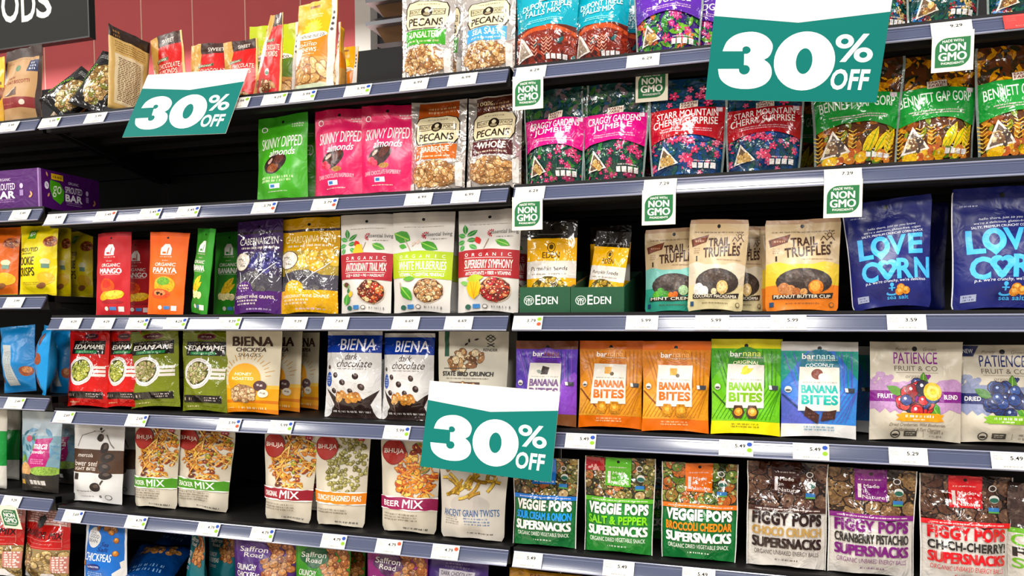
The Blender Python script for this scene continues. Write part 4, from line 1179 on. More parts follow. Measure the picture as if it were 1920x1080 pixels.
DS['dkchoc'].R(.2, .66, .8, .8, 'b8b2bc').T('DARK CHOCOLATE', .5, .76, .52, .045, '2a1c34', .015).M(.5, .85, .4, .02, '8a7a9a', 2)
DS['bluefoil'] = Design('0d3a70', 1.4, 'gloss', 'pillow', hole=False, seed=42)
DS['bluefoil'].S('nut', (.5, .78, .4, .12), 26, (.05, .07), ['a87440', '8a5a2c', 'c08c54'], lite='d8b080').M(.5, .4, .6, .05, '7aa0c8', 2)
DS['gold_ef'] = Design([(0, '9a6a24'), (.7, 'b8862c')], 1.4, 'gloss', hole=False)
DS['gold_ef'].T('EARTH FARE', .55, .93, .5, .045, '6a1c2a', .02)
DS['brownfold'] = Design([(0, 'c9b08c'), (.55, '7a4414')], 1.3, 'satin', 'pillow', hole=False, seed=43)
DS['brownfold'].M(.5, .3, .6, .02, '8a7458', 6)

for _k in ('craggy', 'starr', 'gorp', 'dupont', 'purple_mix', 'green_mix'): DS[_k].grain = .8
for _k in ('cabernay', 'chardonnay', 'maca', 'bb_pb', 'bb_lime', 'bb_coco', 'bb_purple', 'pat_blend', 'pat_blue'): DS[_k].grain = .35

# ------------------------------------------------------------------ the setting
M_BLACK = plain('black_powder_coat', '100f0f', .55, 0, .0, 90, .25, .15)
M_RAIL = plain('blue_grey_price_channel', '444a62', .16, 0, 0, 4, 1.0)
M_RIDGE = plain('channel_ridge_plastic', '666c84', .2, 0, 0, 4, .8)
M_EDGE = plain('clear_channel_lip', '969ab0', .15, 0, 0, 4, .8)
M_RED = plain('red_painted_board', 'cb6266', .62, 0, .05, 3)
M_WHITE = plain('white_paint', 'd8d4ce', .5)
M_STEEL = plain('brushed_steel', '8e8e92', .3, .85, .15, 30)
M_FLOOR = plain('polished_floor', 'b0a698', .4, 0, .2, 3)
M_CARD = plain('white_card', 'e9e6df', .45, 0, 0, 4)
M_CREAM = plain('cream_card', 'e6dfcb', .5, 0, 0, 4)
M_SIGN = plain('charcoal_sign_board', '20211f', .6, 0, 0, 4, .15)

o = MB().box((-9, -4, -.05), (6, 7, 0)).build('floor', M_FLOOR); tag(o, kind='structure')

# far wall of red boards, each board its own piece
YW = 4.3
o = MB().box((xw2 := Xat(690, 4.3, 2.9), 4.36, 0), (6, 4.42, 4.2)).build('wall_side', plain('grey_wall', '5c5c5e', .6)); tag(o, kind='structure')
wall = MB().box((-9, YW + .03, 0), (xw2, YW + .055, 4.2)).build('wall_back', M_RED); tag(wall, kind='structure')
seams = [Xat(px, YW, 2.9) for px in (-1060, -960, -860, -765, -670, -576, -484, -394, -305, -215, -112, -10, 88, 181, 270, 365, 463, 566, 676)]
for a, b in zip(seams, seams[1:]):
    MB().box((a + .004, YW, 0), (b - .004, YW + .03, 4.2)).build('board', M_RED, wall)
    MB().box((b - .004, YW - .0015, 0), (b + .004, YW + .03, 4.2)).build('joint_bead', plain('pale_joint', 'e6c4b4', .7), wall)
xt = Xat(676, YW, 2.9)
o = MB().box((xt, YW - .06, 0), (xt + .105, YW + .03, 4.2)).build('trim_1', M_WHITE); tag(o, kind='structure')

# steel bulk-bin rack beyond the gondola
YR = 3.1
rack = empty('bulk_bin_rack', (Xat(745, YR, 2.5), YR, 0))
tag(rack, 'steel rack of brown bulk bins beyond the end of the red wall', 'rack')
x0 = Xat(693, YR, 2.5) - rack.location.x; x1 = x0 + .62
MB().box((x0 - .015, .3, 0), (x0 + .02, .36, 3.1)).box((x1 - .02, .3, 0), (x1, .36, 3.1)).box((x0, .34, 1.2), (x1, .36, 3.1)).build('rack_frame', plain('rack_grey', '7a7a7c', .4, .4), rack)
for (yt, yb) in ((-40, -8), (5, 30), (48, 77)):
    zt, zb = P(720, yt, YR).z, P(720, yb, YR).z
    hh = zt - zb
    b = MB()
    b.v = [(x0 + .03, 0, zt), (x1, 0, zt), (x1 - .02, .05, zb), (x0 + .06, .05, zb), (x0 + .03, .3, zt), (x1, .3, zt), (x1 - .02, .3, zb), (x0 + .06, .3, zb)]
    b.f = [(3, 2, 1, 0), (0, 1, 5, 4), (7, 6, 2, 3), (0, 4, 7, 3), (1, 2, 6, 5), (4, 5, 6, 7)]; b.m = [0] * 6
    bn = b.build('bin', plain('brown_bin', '6a4c2c', .35, 0, .2, 12), rack)
    b = MB(); b.box((x0, -.03, zt - .005), (x1, .02, zt + .012)).box((x0, .02, zt), (x0 + .03, .3, zt + .012))
    b.build('bin_rim', M_STEEL, bn)
    b = MB()
    g = hh * .48
    b.v = [(x0 + .03, -.02, zb - g * .55), (x1, -.02, zb - g * .55), (x1, .06, zb - .008), (x0 + .03, .06, zb - .008)]
    b.f = [(0, 1, 2, 3)]; b.m = [0]
    b.build('bin_shelf', M_STEEL, rack)

# ------------------------------------------------------------------ gondola: bays, shelves with price channels
ZC = {1: P(960, 142, D).z, 2: P(960, 366, D).z, 3: P(960, 607, D).z, 4: P(960, 822, D).z, 5: P(960, 1048, D).z}
ZC[6] = ZC[5] - .232
RISE = {1: 0.0, 2: .015, 3: .053, 4: .03, 5: .022, 6: .02}       # the far bay's shelves sit a little higher
X_L1 = Xat(957, D, H); X_L0 = Xat(88, D, H)
BAYS = {'far': (X_L0 - 1.22, X_L0 - .006), 'middle': (X_L0 + .006, X_L1 - .004), 'near': (X_L1 + .004, X_L1 + 1.22)}
LIFT = .019

def zshelf(k, bay): return ZC[k] + LIFT + (RISE[k] if bay == 'far' else 0)

def strip_pt(s, dn=0.0):
    """(y, z) offset on the leaning channel face: s up along it, dn out of it"""
    return (s * math.sin(RT_TILT) - dn * math.cos(RT_TILT), s * math.cos(RT_TILT) + dn * math.sin(RT_TILT))

NTH = {1: 'top', 2: 'second', 3: 'third', 4: 'fourth', 5: 'fifth', 6: 'sixth'}
BWORD = {'far': 'far left bay', 'middle': 'middle bay', 'near': 'right-hand bay'}
for bay, (a, b) in BAYS.items():
    z0 = P(700, 90, YB).z
    fr = empty('shelving_unit', ((a + b) / 2, YB, 0))
    tag(fr, 'black gondola frame and back panels of the ' + BWORD[bay], 'shelving', 'gondola frames')
    hw = (b - a) / 2
    zt = z0
    while zt > .1:
        MB().box((-hw + .012, 0, max(.1, zt - .3)), (hw - .012, .012, zt - .004)).build('back_panel', M_BLACK, fr)
        zt -= .3
    MB().box((-hw + .001, .012, .1), (hw - .001, .016, z0 - .004)).build('back_sheet', M_BLACK, fr)
    for ux in (-hw, hw - .012): MB().box((ux, 0, 0), (ux + .012, .03, z0 + .006)).build('upright', M_BLACK, fr)
    for k in range(1, 7):
        zc = ZC[k] + (RISE[k] if bay == 'far' else 0)
        s = empty('gondola_shelf', ((a + b) / 2, D, zc))
        tag(s, 'black metal %s shelf with blue-grey price channel in the %s' % (NTH[k], BWORD[bay]), 'shelf', 'gondola shelves')
        MB().box((-hw, .012, .003), (hw, DEPTH - .001, LIFT)).build('shelf_board', M_BLACK, s)
        MB().prism_x([(.0095, .0155), (.014, -.016), (.03, -.016), (.03, .0185), (.0095, .0225)], -hw, hw).build('front_lip', M_BLACK, s)
        r = MB()
        # channel face: slightly hollow between two lips
        top, bot = strip_pt(.0155), strip_pt(-.0155)
        face = [strip_pt(q * .0155, .0005 * (1 - q * q)) for q in (-1, -.75, -.5, -.25, 0, .25, .5, .75, 1)]
        n0 = len(r.v)
        for xx in (-hw + .002, hw - .002): r.v += [(xx, y_, z_) for y_, z_ in face]
        r.f = [(i, n0 + 9 + i, n0 + 10 + i, i + 1) for i in range(8)]; r.m = [0] * 8
        pc = r.build('price_channel', M_RAIL, s, True)
        MB().prism_x([top, bot, (bot[0] + .004, bot[1] + .002), (top[0] + .004, top[1])], -hw + .002, hw - .002).build('channel_back', M_RAIL, pc)
        for sg, nm in ((1, 'channel_lip'), (-1, 'channel_lip')):
            pr = [strip_pt(sg * .0155 + q[0], q[1]) for q in ((-.0011, 0), (.0012, 0), (.0016, .001), (.0012, .0026), (-.0004, .003), (-.0011, .0018))]
            MB().prism_x(pr[::-1], -hw + .002, hw - .002).build(nm, M_EDGE, pc)
        for s_ in (.0095, -.0085):
            pr = [strip_pt(s_ + q[0], q[1]) for q in ((-.0005, 0), (.0005, 0), (.0004, .0011), (-.0004, .0011))]
            MB().prism_x(pr[::-1], -hw + .002, hw - .002).build('channel_ridge', M_RIDGE, pc)
        for q in range(4):
            yy = .07 + q * .095
            MB().box((-hw + .01, yy, -.012), (hw - .01, yy + .02, .003)).build('stiffening_rib', M_BLACK, s)
        for sx in (-hw + .004, hw - .010):
            MB().prism_x([(.05, .003), (DEPTH - .004, .003), (DEPTH - .004, -.07), (DEPTH - .03, -.07), (.05, -.008)][::-1], sx, sx + .006).build('bracket', M_BLACK, s)

# ------------------------------------------------------------------ packets
SEEDN = [0]
def bay_of(X):
    return 'far' if X < X_L0 else ('middle' if X < X_L1 else 'near')

def pouch(design, shelf, xl, xr, yt, label, dy=.0, yb=None, yaw=0, tilt=4, roll=0, t=.05, crumple=1.0, bend=0.0, name='snack_pouch', cat='pouch', bay=None, only=None, fin=None, lift=0, taper=None):
    """a packet standing on its shelf; its measures come from where its edges meet the plane it stands in"""
    SEEDN[0] += 1
    ds = DS[design]
    xc = (xl + xr) / 2
    zs = None
    Y = D + .024 + dy
    if bay is None: bay = bay_of(Xat(xc, Y, H))
    zs = zshelf(shelf, bay) + lift
    if yb is not None:
        Y = min(max(Yat(xc, yb, zs), D + .022), D + (.04 if shelf == 4 else .065))
    zm = zs + .09
    Yc = Y + t * .45
    a, b = Xat(xl, Yc, zm), Xat(xr, Yc, zm)
    wd = (b - a) / max(math.cos(R_(yaw)), .3)
    zt = P(xc, yt, Yc + math.sin(R_(tilt)) * .18).z
    if shelf > 1: zt = min(zt, ZC[shelf - 1] + (RISE[shelf - 1] if bay == 'far' else 0) - .017)
    ht = (zt - zs - abs(math.sin(R_(roll))) * (b - a) * .46) / math.cos(R_(tilt))
    t = min(t, wd * .6)
    zlow = abs(math.sin(R_(roll))) * wd * .46
    front, back = pouch_grid(wd, ht, t, ds.kind, SEEDN[0], crumple, bend, ds.taper if taper is None else taper, ds.rnd)
    root = empty(name, ((a + b) / 2, Yc, zs + .0012 + zlow), (R_(-tilt), R_(roll), R_(yaw)))
    tag(root, label, cat, 'snack packets on the %s shelf' % NTH[shelf])
    bd = pouch_body(ds, front, back, root)
    wrap_print(ds, front, root, only, fin, bd)
    return root

def pouch_at(design, loc, rot, wd, ht, t, label, shelf, crumple=1.0, name='snack_bag', cat='bag'):
    SEEDN[0] += 1
    ds = DS[design]
    front, back = pouch_grid(wd, ht, t, ds.kind, SEEDN[0], crumple, 0, ds.taper, ds.rnd)
    root = empty(name, loc, tuple(R_(a) for a in rot))
    tag(root, label, cat, 'snack packets on the %s shelf' % NTH[shelf])
    bd = pouch_body(ds, front, back, root)
    wrap_print(ds, front, root, body=bd)
    return root

pp = pouch
# top shelf
pp('mustard', 1, -45, 5, 112, 'yellow packet at the left edge beside the brown pouch', t=.04)
pp('oat', 1, 3, 76, 92, 'tan and dark brown pouch with navy badge near hanging sign', t=.055, bay='far')
pp('sweet', 1, 296, 357, 62, 'red and tan almond pouch leaning beside the turned cream packet', dy=.1, roll=-9, t=.05)
pp('sweet', 1, 356, 434, 84, 'middle red almond pouch behind the small sale sign', dy=.09, t=.05)
pp('sweet', 1, 426, 486, 76, 'red almond pouch between sale sign and lime pouch', dy=.08, roll=-5, t=.05)
pp('sun_lime', 1, 466, 560, 46, 'lime green nut pouch behind the orange one', dy=.12, t=.05, yaw=4)
pp('sweet', 1, 474, 522, 30, 'red almond pouch turned edge-on before the lime pouch', dy=.03, yaw=-12, roll=7, t=.03, taper=-.7)
pp('sun_yellow', 1, 545, 628, 4, 'tall yellow and orange cashew pouch', dy=.03, yaw=-6, roll=1.5, t=.05)
pp('sun_yellow', 1, 622, 648, 62, 'narrow white-sided nut pouch seen edge-on', dy=.06, yaw=-62, roll=9, t=.03)
pp('sun_yellow', 1, 630, 668, 92, 'low yellow nut pouch tucked behind the edge-on one', dy=.14, yaw=-10, t=.03)
pp('pecans_unsalted', 1, 752, 850, -28, 'clear pecan pouch with green flavour label on top shelf', t=.05, fin='gloss')
pp('pecans_unsalted', 1, 800, 868, -18, 'second green-labelled pecan pouch half hidden behind the first', dy=.07, t=.04)
pp('pecans_salt', 1, 864, 966, -26, 'clear pecan pouch with light blue flavour label', t=.05)
pp('dupont', 1, 966, 1084, -48, 'turquoise trail mix pouch nearest the blue-labelled pecans', t=.06, bay='near')
pp('dupont', 1, 1076, 1180, -48, 'turquoise trail mix pouch beside the purple one', dy=.012, t=.06)
pp('dupont', 1, 1130, 1212, -30, 'third turquoise trail mix pouch, mostly hidden behind', dy=.08, t=.05)
pp('purple_mix', 1, 1190, 1318, -75, 'purple trail mix pouch with pink flowers on top shelf', t=.06)
pp('purple_mix', 1, 1262, 1366, -60, 'second purple trail mix pouch behind the large sale sign', dy=.07, t=.05)
pp('green_mix', 1, 1610, 1708, -100, 'dark green trail mix pouch peeking out right of large sale sign', dy=.02, t=.05)
pp('green_mix', 1, 1700, 1838, -120, 'dark green trail mix pouch above the hanging badge card', t=.06)
pp('green_mix', 1, 1850, 1990, -130, 'dark green trail mix pouch cut by the right edge', t=.06)
# slumped packets on the top shelf
zs1 = zshelf(1, 'middle')
def lay(design, px, dy, rot, wd, ht, t, label, lift=0, shelf=1):
    Y = D + dy
    return pouch_at(design, (Xat(px, Y, zs1), Y, zs1 + lift), rot, wd, ht, t, label, shelf)
lay('pistachio', 100, .05, (-24, 40, 8), .1, .135, .05, 'black pistachio bag slumped low at the left end', .03)
lay('pistachio', 158, .05, (-24, 20, 4), .1, .165, .05, 'black pistachio bag leaning against the cream packet', .028)
lay('pistachio', 128, .17, (-20, 62, 6), .1, .15, .055, 'black pistachio bag lying behind the two others', .09)
lay('brownfold', 108, .14, (-18, 30, 0), .08, .12, .03, 'small brown and orange packet slumped behind the pistachios', .02)
lay('backpanel', 240, .09, (0, 4, 87), .12, .205, .02, 'cream packet with dark top turned to show its small print', .013)

# second shelf
pp('skinny_green', 2, 480, 577, 207, 'bright green dipped almond pouch', t=.05, roll=-1)
pp('skinny_green', 2, 515, 592, 212, 'second green almond pouch in shade behind the first', dy=.09, t=.04, only=())
pp('skinny_pink', 2, 588, 684, 200, 'pink raspberry almond pouch nearest the green ones', t=.05)
pp('skinny_pink', 2, 673, 772, 192, 'pink raspberry almond pouch beside the barbecue pecans', dy=.0, t=.05, roll=1)
pp('pecans_bbq', 2, 768, 872, 176, 'clear pecan pouch with orange-brown flavour label', t=.05)
pp('pecans_whole', 2, 874, 978, 164, 'clear pecan pouch with dark maroon flavour label', t=.055)
pp('pecans_whole', 2, 928, 994, 190, 'dark-topped pecan pouch in shade beside the bay joint', dy=.11, t=.04, bay='middle')
pp('craggy', 2, 984, 1098, 150, 'magenta trail mix pouch under the hanging badge card', dy=.0, t=.06, bay='near')
pp('craggy', 2, 1092, 1214, 136, 'taller magenta trail mix pouch second from the bay joint', t=.06)
pp('craggy', 2, 1150, 1240, 158, 'magenta trail mix pouch shaded behind the other two', dy=.1, t=.04)
pp('starr', 2, 1217, 1362, 148, 'red cherry trail mix pouch with full band in view', t=.065)
pp('starr', 2, 1360, 1506, 150, 'red cherry trail mix pouch partly under the large sale sign', t=.065)
pp('gorp', 2, 1440, 1545, 160, 'green-banded trail mix pouch shaded behind the red one', dy=.12, t=.04)
pp('gorp', 2, 1522, 1690, 92, 'green-banded corn trail mix pouch beside the sale sign', t=.07)
pp('gorp', 2, 1672, 1832, 82, 'green-banded corn trail mix pouch under the hanging badge card', dy=.008, t=.07)
pp('gorp', 2, 1830, 1990, 64, 'green-banded corn trail mix pouch cut by the right edge', t=.07)

# third shelf
pp('almond_orange', 3, -40, 31, 420, 'orange packet at the left edge beside the yellow crisps', t=.05, bay='far')
pp('cookie', 3, 34, 104, 416, 'front yellow cookie crisp packet with round brown picture', t=.05, bay='far')
pp('cookie', 3, 88, 130, 424, 'yellow cookie crisp packet in shade between the other two', dy=.06, t=.04, bay='far')
pp('cookie', 3, 122, 172, 428, 'yellow cookie crisp packet set back at the bay joint', dy=.13, t=.05, bay='far')
pp('mango', 3, 177, 242, 438, 'red dried mango packet', t=.03)
pp('mango', 3, 225, 288, 452, 'second red mango packet in shade behind', dy=.08, t=.03)
pp('papaya', 3, 274, 342, 437, 'orange dried papaya packet', t=.03, roll=2.5)
pp('banana', 3, 344, 400, 431, 'green dried banana packet turned aside', t=.03, yaw=-30, roll=6)
pp('banana', 3, 398, 458, 436, 'second green banana packet in shade behind the purple pouch', dy=.09, t=.03)
pp('cabernay', 3, 438, 528, 404, 'purple grape pouch with clear window', t=.05)
pp('chardonnay', 3, 524, 634, 396, 'golden yellow grape pouch with clear window', t=.055)
pp('antiox', 3, 637, 735, 394, 'white pouch with crimson band and cashew apple drawing', t=.04)
pp('mulberry', 3, 735, 847, 390, 'white pouch with lime green band of mulberries', t=.045)
pp('mulberry', 3, 780, 860, 398, 'second lime-banded pouch shaded behind the first', dy=.09, t=.04, only=('name_band',))
pp('superberry', 3, 856, 974, 391, 'white pouch with red band and yellow berry drawing', t=.055)
pp('superberry', 3, 910, 992, 402, 'second red-banded berry pouch shaded by the carton', dy=.1, t=.04, bay='middle')
pp('truf_mint', 3, 1208, 1318, 430, 'kraft and mint green truffle pouch', dy=.03, t=.05)
pp('truf_coco', 3, 1287, 1396, 414, 'kraft and cream coconut truffle pouch', t=.05, roll=2)
pp('truf_coco', 3, 1350, 1434, 426, 'second cream truffle pouch set back behind the first', dy=.06, t=.04)
pp('truf_pb', 3, 1424, 1560, 424, 'second yellow and orange truffle pouch just behind the front one', dy=.06, t=.04, only=('top_seal',))
pp('truf_pb', 3, 1434, 1576, 412, 'kraft, yellow and orange peanut butter truffle pouch', t=.055)
pp('lovecorn', 3, 1596, 1754, 374, 'navy corn snack pouch leaning beside the truffles', t=.06, roll=-4, yaw=-6, taper=.14)
pp('lovecorn', 3, 1640, 1776, 384, 'dark navy corn pouch in shade behind the leaning one', dy=.1, t=.05, only=('hang_hole',))
pp('lovecorn', 3, 1784, 1972, 352, 'large navy corn snack pouch at the right edge', t=.07)

# fourth shelf
pp('bluebag', 4, 6, 66, 612, 'blue bag turned to its back at the left edge', t=.06, bay='far', roll=-5)
pp('bluebag_front', 4, 58, 104, 612, 'blue bag turned aside between its neighbours', t=.05, bay='far', yaw=-38, roll=3)
pp('bluebag', 4, 92, 134, 612, 'blue bag half hidden beside the red edamame', dy=.05, t=.05, bay='far')
pp('edamame_red', 4, 124, 202, 617, 'red edamame pouch first in the row', yb=762, t=.045)
pp('edamame_red', 4, 198, 266, 617, 'red edamame pouch beside the olive one', yb=765, t=.045, roll=-2)
pp('edamame_olive', 4, 244, 338, 616, 'olive edamame pouch overlapping the red one', yb=768, t=.045, roll=-4)
pp('edamame_olive', 4, 340, 426, 618, 'olive edamame pouch beside the honey chickpeas', yb=770, t=.045)
pp('biena_honey', 4, 421, 522, 620, 'cream and honey yellow chickpea pouch in front', yb=775, t=.05)
pp('biena_honey', 4, 470, 562, 622, 'second honey chickpea pouch just behind the front one', dy=.08, t=.045)
pp('biena_honey', 4, 535, 596, 624, 'third honey chickpea pouch deep in shade', dy=.14, t=.045)
pp('biena_choc', 4, 608, 715, 622, 'white and blue chocolate chickpea bag nearest the honey ones', yb=783, t=.05, name='snack_bag', cat='bag')
pp('biena_choc', 4, 716, 813, 626, 'white and blue chocolate chickpea bag beside the lower sale sign', yb=790, t=.05, name='snack_bag', cat='bag')
pp('biena_choc', 4, 655, 735, 640, 'third chocolate chickpea bag shaded between the front two', dy=.1, t=.05, name='snack_bag', cat='bag', only=('food_print',))
pp('statebird', 4, 820, 950, 612, 'pale stone granola pouch behind the lower sale sign', dy=.02, t=.05)
pp('statebird', 4, 880, 966, 618, 'second pale pouch shaded behind the granola one', dy=.1, t=.05, only=(), bay='middle')
pp('bb_purple', 4, 964, 1082, 640, 'purple and brown banana bite pouch behind the lower sale sign', yb=800, t=.045, bay='near')
pp('bb_pb', 4, 1084, 1205, 640, 'orange banana bite pouch beside the purple one', yb=806, t=.045)
pp('bb_pb', 4, 1203, 1331, 641, 'orange banana bite pouch beside the lime one', yb=815, t=.045)
pp('bb_lime', 4, 1332, 1466, 637, 'lime green banana bite pouch with yellow foot', yb=822, t=.045)
pp('bb_coco', 4, 1463, 1610, 642, 'blue and teal banana bite pouch with white foot', yb=830, t=.05)
pp('bb_coco', 4, 1500, 1640, 650, 'second blue banana bite pouch shaded behind', dy=.1, t=.045)
pp('pat_blend', 4, 1630, 1806, 642, 'beige dried fruit pouch with purple band and berries', yb=833, t=.06)
pp('pat_blue', 4, 1792, 1972, 648, 'beige dried blueberry pouch with navy band', yb=838, t=.06)

# fifth shelf
pp('greenwhite', 5, -60, 10, 762, 'green and white pouch cut by the left edge', t=.05, bay='far')
pp('greenwhite', 5, -20, 34, 766, 'second green and white pouch shaded behind', dy=.1, t=.05, bay='far')
pp('maca', 5, 38, 109, 772, 'blue landscape powder pouch with magenta patch', t=.05, bay='far')
pp('maca', 5, 80, 138, 776, 'second magenta-patched pouch shaded behind', dy=.1, t=.05, bay='far')
pp('seedbites', 5, 135, 228, 795, 'white and brown seed bite pouch', yb=948, t=.05)
pp('seedbites', 5, 180, 252, 800, 'second seed bite pouch in shade behind', dy=.12, t=.05, bay='middle')
pp('bh_cracker', 5, 248, 333, 799, 'cracker mix pouch with green band nearest the seed bites', yb=957, t=.05)
pp('bh_cracker', 5, 327, 430, 802, 'cracker mix pouch with green band beside the empty gap', yb=963, t=.05, roll=2)
pp('bh_original', 5, 492, 586, 811, 'snack mix pouch with dark red band', yb=984, t=.05, roll=1.5)
pp('bh_original', 5, 540, 606, 816, 'second dark red banded mix pouch shaded behind', dy=.12, t=.05)
pp('bh_peas', 5, 589, 687, 814, 'seasoned pea pouch with orange band', yb=993, t=.055)
pp('bh_beer', 5, 712, 822, 822, 'snack mix pouch with plum band', yb=1005, t=.055)
pp('twists', 5, 822, 950, 846, 'grain twist pouch under the lower sale sign', yb=1020, t=.055)
pp('veg_blue', 5, 962, 1082, 858, 'vegetable snack pouch with blue label', yb=1032, t=.05, bay='near')
pp('veg_green', 5, 1096, 1226, 858, 'vegetable snack pouch with lime green label', yb=1052, t=.05)
pp('veg_green', 5, 1150, 1256, 868, 'second lime-labelled vegetable pouch shaded behind', dy=.12, t=.045)
pp('veg_orange', 5, 1240, 1383, 869, 'vegetable snack pouch with orange label', yb=1062, t=.055)
pp('fig_choc', 5, 1400, 1551, 868, 'energy ball pouch with dark brown label', yb=1080, t=.06)
pp('fig_choc', 5, 1440, 1570, 880, 'second brown-labelled energy ball pouch shaded behind', dy=.13, t=.05)
pp('fig_cran', 5, 1552, 1716, 880, 'energy ball pouch with purple label', yb=1100, t=.06)
pp('fig_cherry', 5, 1725, 1896, 892, 'energy ball pouch with bright red label', yb=1120, t=.065)
pp('crunch_green', 5, 1888, 2040, 908, 'dark pouch with lime lettering cut by the right edge', t=.06)

# sixth shelf, seen only in part
pp('warrior', 6, -70, 40, 938, 'red and clear granola pouch at the lower left edge', t=.07, bay='far', dy=-.01)
pp('warrior', 6, 40, 132, 940, 'red and clear granola pouch with dark shield badge', t=.07, bay='far', yaw=-5)
pp('chickpea', 6, 154, 236, 984, 'bright blue chickpea packet with white badge', t=.045)
pp('saf_teal', 6, 340, 390, 992, 'teal chickpea pouch turned aside', t=.04, yaw=-25, dy=.06)
pp('saf_teal', 6, 388, 440, 996, 'second teal chickpea pouch in shade', t=.04, dy=.12)
pp('saf_purple', 6, 437, 552, 1008, 'purple chickpea pouch with cloud badge', t=.055)
pp('saf_green', 6, 552, 652, 1018, 'green chickpea pouch with dark green cloud badge', t=.055)
pp('saf_green', 6, 590, 682, 1024, 'second green chickpea pouch shaded behind', dy=.08, t=.05)
pp('saf_magenta', 6, 684, 800, 1030, 'magenta chickpea pouch with plum cloud badge', t=.055)
pp('dkchoc', 6, 798, 914, 1036, 'deep purple dark chocolate pouch with grey panel', t=.055)
pp('gold_ef', 6, 952, 1090, 1072, 'gold pouch just showing at the bottom edge', t=.055, bay='near')
zs6 = zshelf(6, 'middle')
for i, (px, dy, rz, lift, lb) in enumerate(((284, .08, 14, .004, 'blue foil bag lying on the lowest shelf in front'), (322, .26, -10, .03, 'blue foil bag lying atop the stack on the lowest shelf'))):
    Y = D + dy
    pouch_at('bluefoil', (Xat(px, Y, zs6), Y - .06, zs6 + lift + .02), (-68, 0, rz), .15, .19, .05, lb, 6)

# ------------------------------------------------------------------ boxes: bar cartons and display trays
def face_print(ds, parent, origin, ux, uy, wd, ht, only=None):
    """print laid on a flat face of a box"""
    ux, uy = np.array(ux, float), np.array(uy, float)
    u = np.linspace(0, 1, NU + 1)[None, :, None]; v = np.linspace(0, 1, NV + 1)[:, None, None]
    g = np.array(origin)[None, None, :] + u * ux * wd + v * uy * ht
    g = np.broadcast_to(g, (NV + 1, NU + 1, 3)).copy()
    wrap_print(ds, g, parent)

def barbox_design(asp):
    d = Design('5a1a6c', asp, 'satin', hole=False, seed=50)
    d.R(.16, .8, .36, .95, 'e0b424').M(.26, .875, .16, .06, '3a2a10')
    d.G([(.14, .78), (.3, .74), (.37, .55), (.36, .3), (.3, .18), (.18, .3), (.13, .55)], '4a9a1c').T('go', .25, .5, .15, .3, 'e8f0d8', .0, .2)
    d.T('ORGANIC', .54, .78, .18, .07, 'd8c8e0', .005).T('SPROUTED', .54, .6, .3, .17, 'e6dcea', .012).T('BAR', .54, .39, .3, .19, 'f0e8f0', .05).M(.54, .24, .3, .03, 'b088c0', 2)
    d.C(.08, .62, .035, 'e6dcea').T('3g', .08, .63, .035, .09, '3a1048', .01).C(.78, .6, .024, 'd0b8d8').R(.755, .35, .805, .5, '9a80b0')
    for (u, v, a) in ((.09, .33, 50), (.1, .85, 120), (.9, .45, -50), (.88, .3, 20)): d.leaf(u, v, .05, .012, a, 'd8a070')
    return d
BARD = barbox_design(.36)
zb = zshelf(2, 'far')
Yb = D + .03
hb = P(75, 315, Yb).z - zb
xb = Xat(75, Yb, zb)
wdb, dpb = xb - Xat(-62, Yb, zb), .186
root = empty('bar_carton', (xb, Yb, zb + .001))
tag(root, 'purple bar carton with yellow flash at the end of the far bay', 'carton')
MB().box((-wdb, 0, 0), (0, dpb, hb)).build('carton_body', film('4c1660', 'satin'), root)
MB().box((-.004, -.0006, 0), (.0006, .006, hb)).build('carton_corner', film('9a78ac', 'satin'), root)
face_print(BARD, root, (-wdb + .006, -.0004, .002), (1, 0, 0), (0, 0, 1), wdb - .012, hb - .004)
face_print(BARD, root, (.0004, .007, .002), (0, 1, 0), (0, 0, 1), dpb - .01, hb - .004)

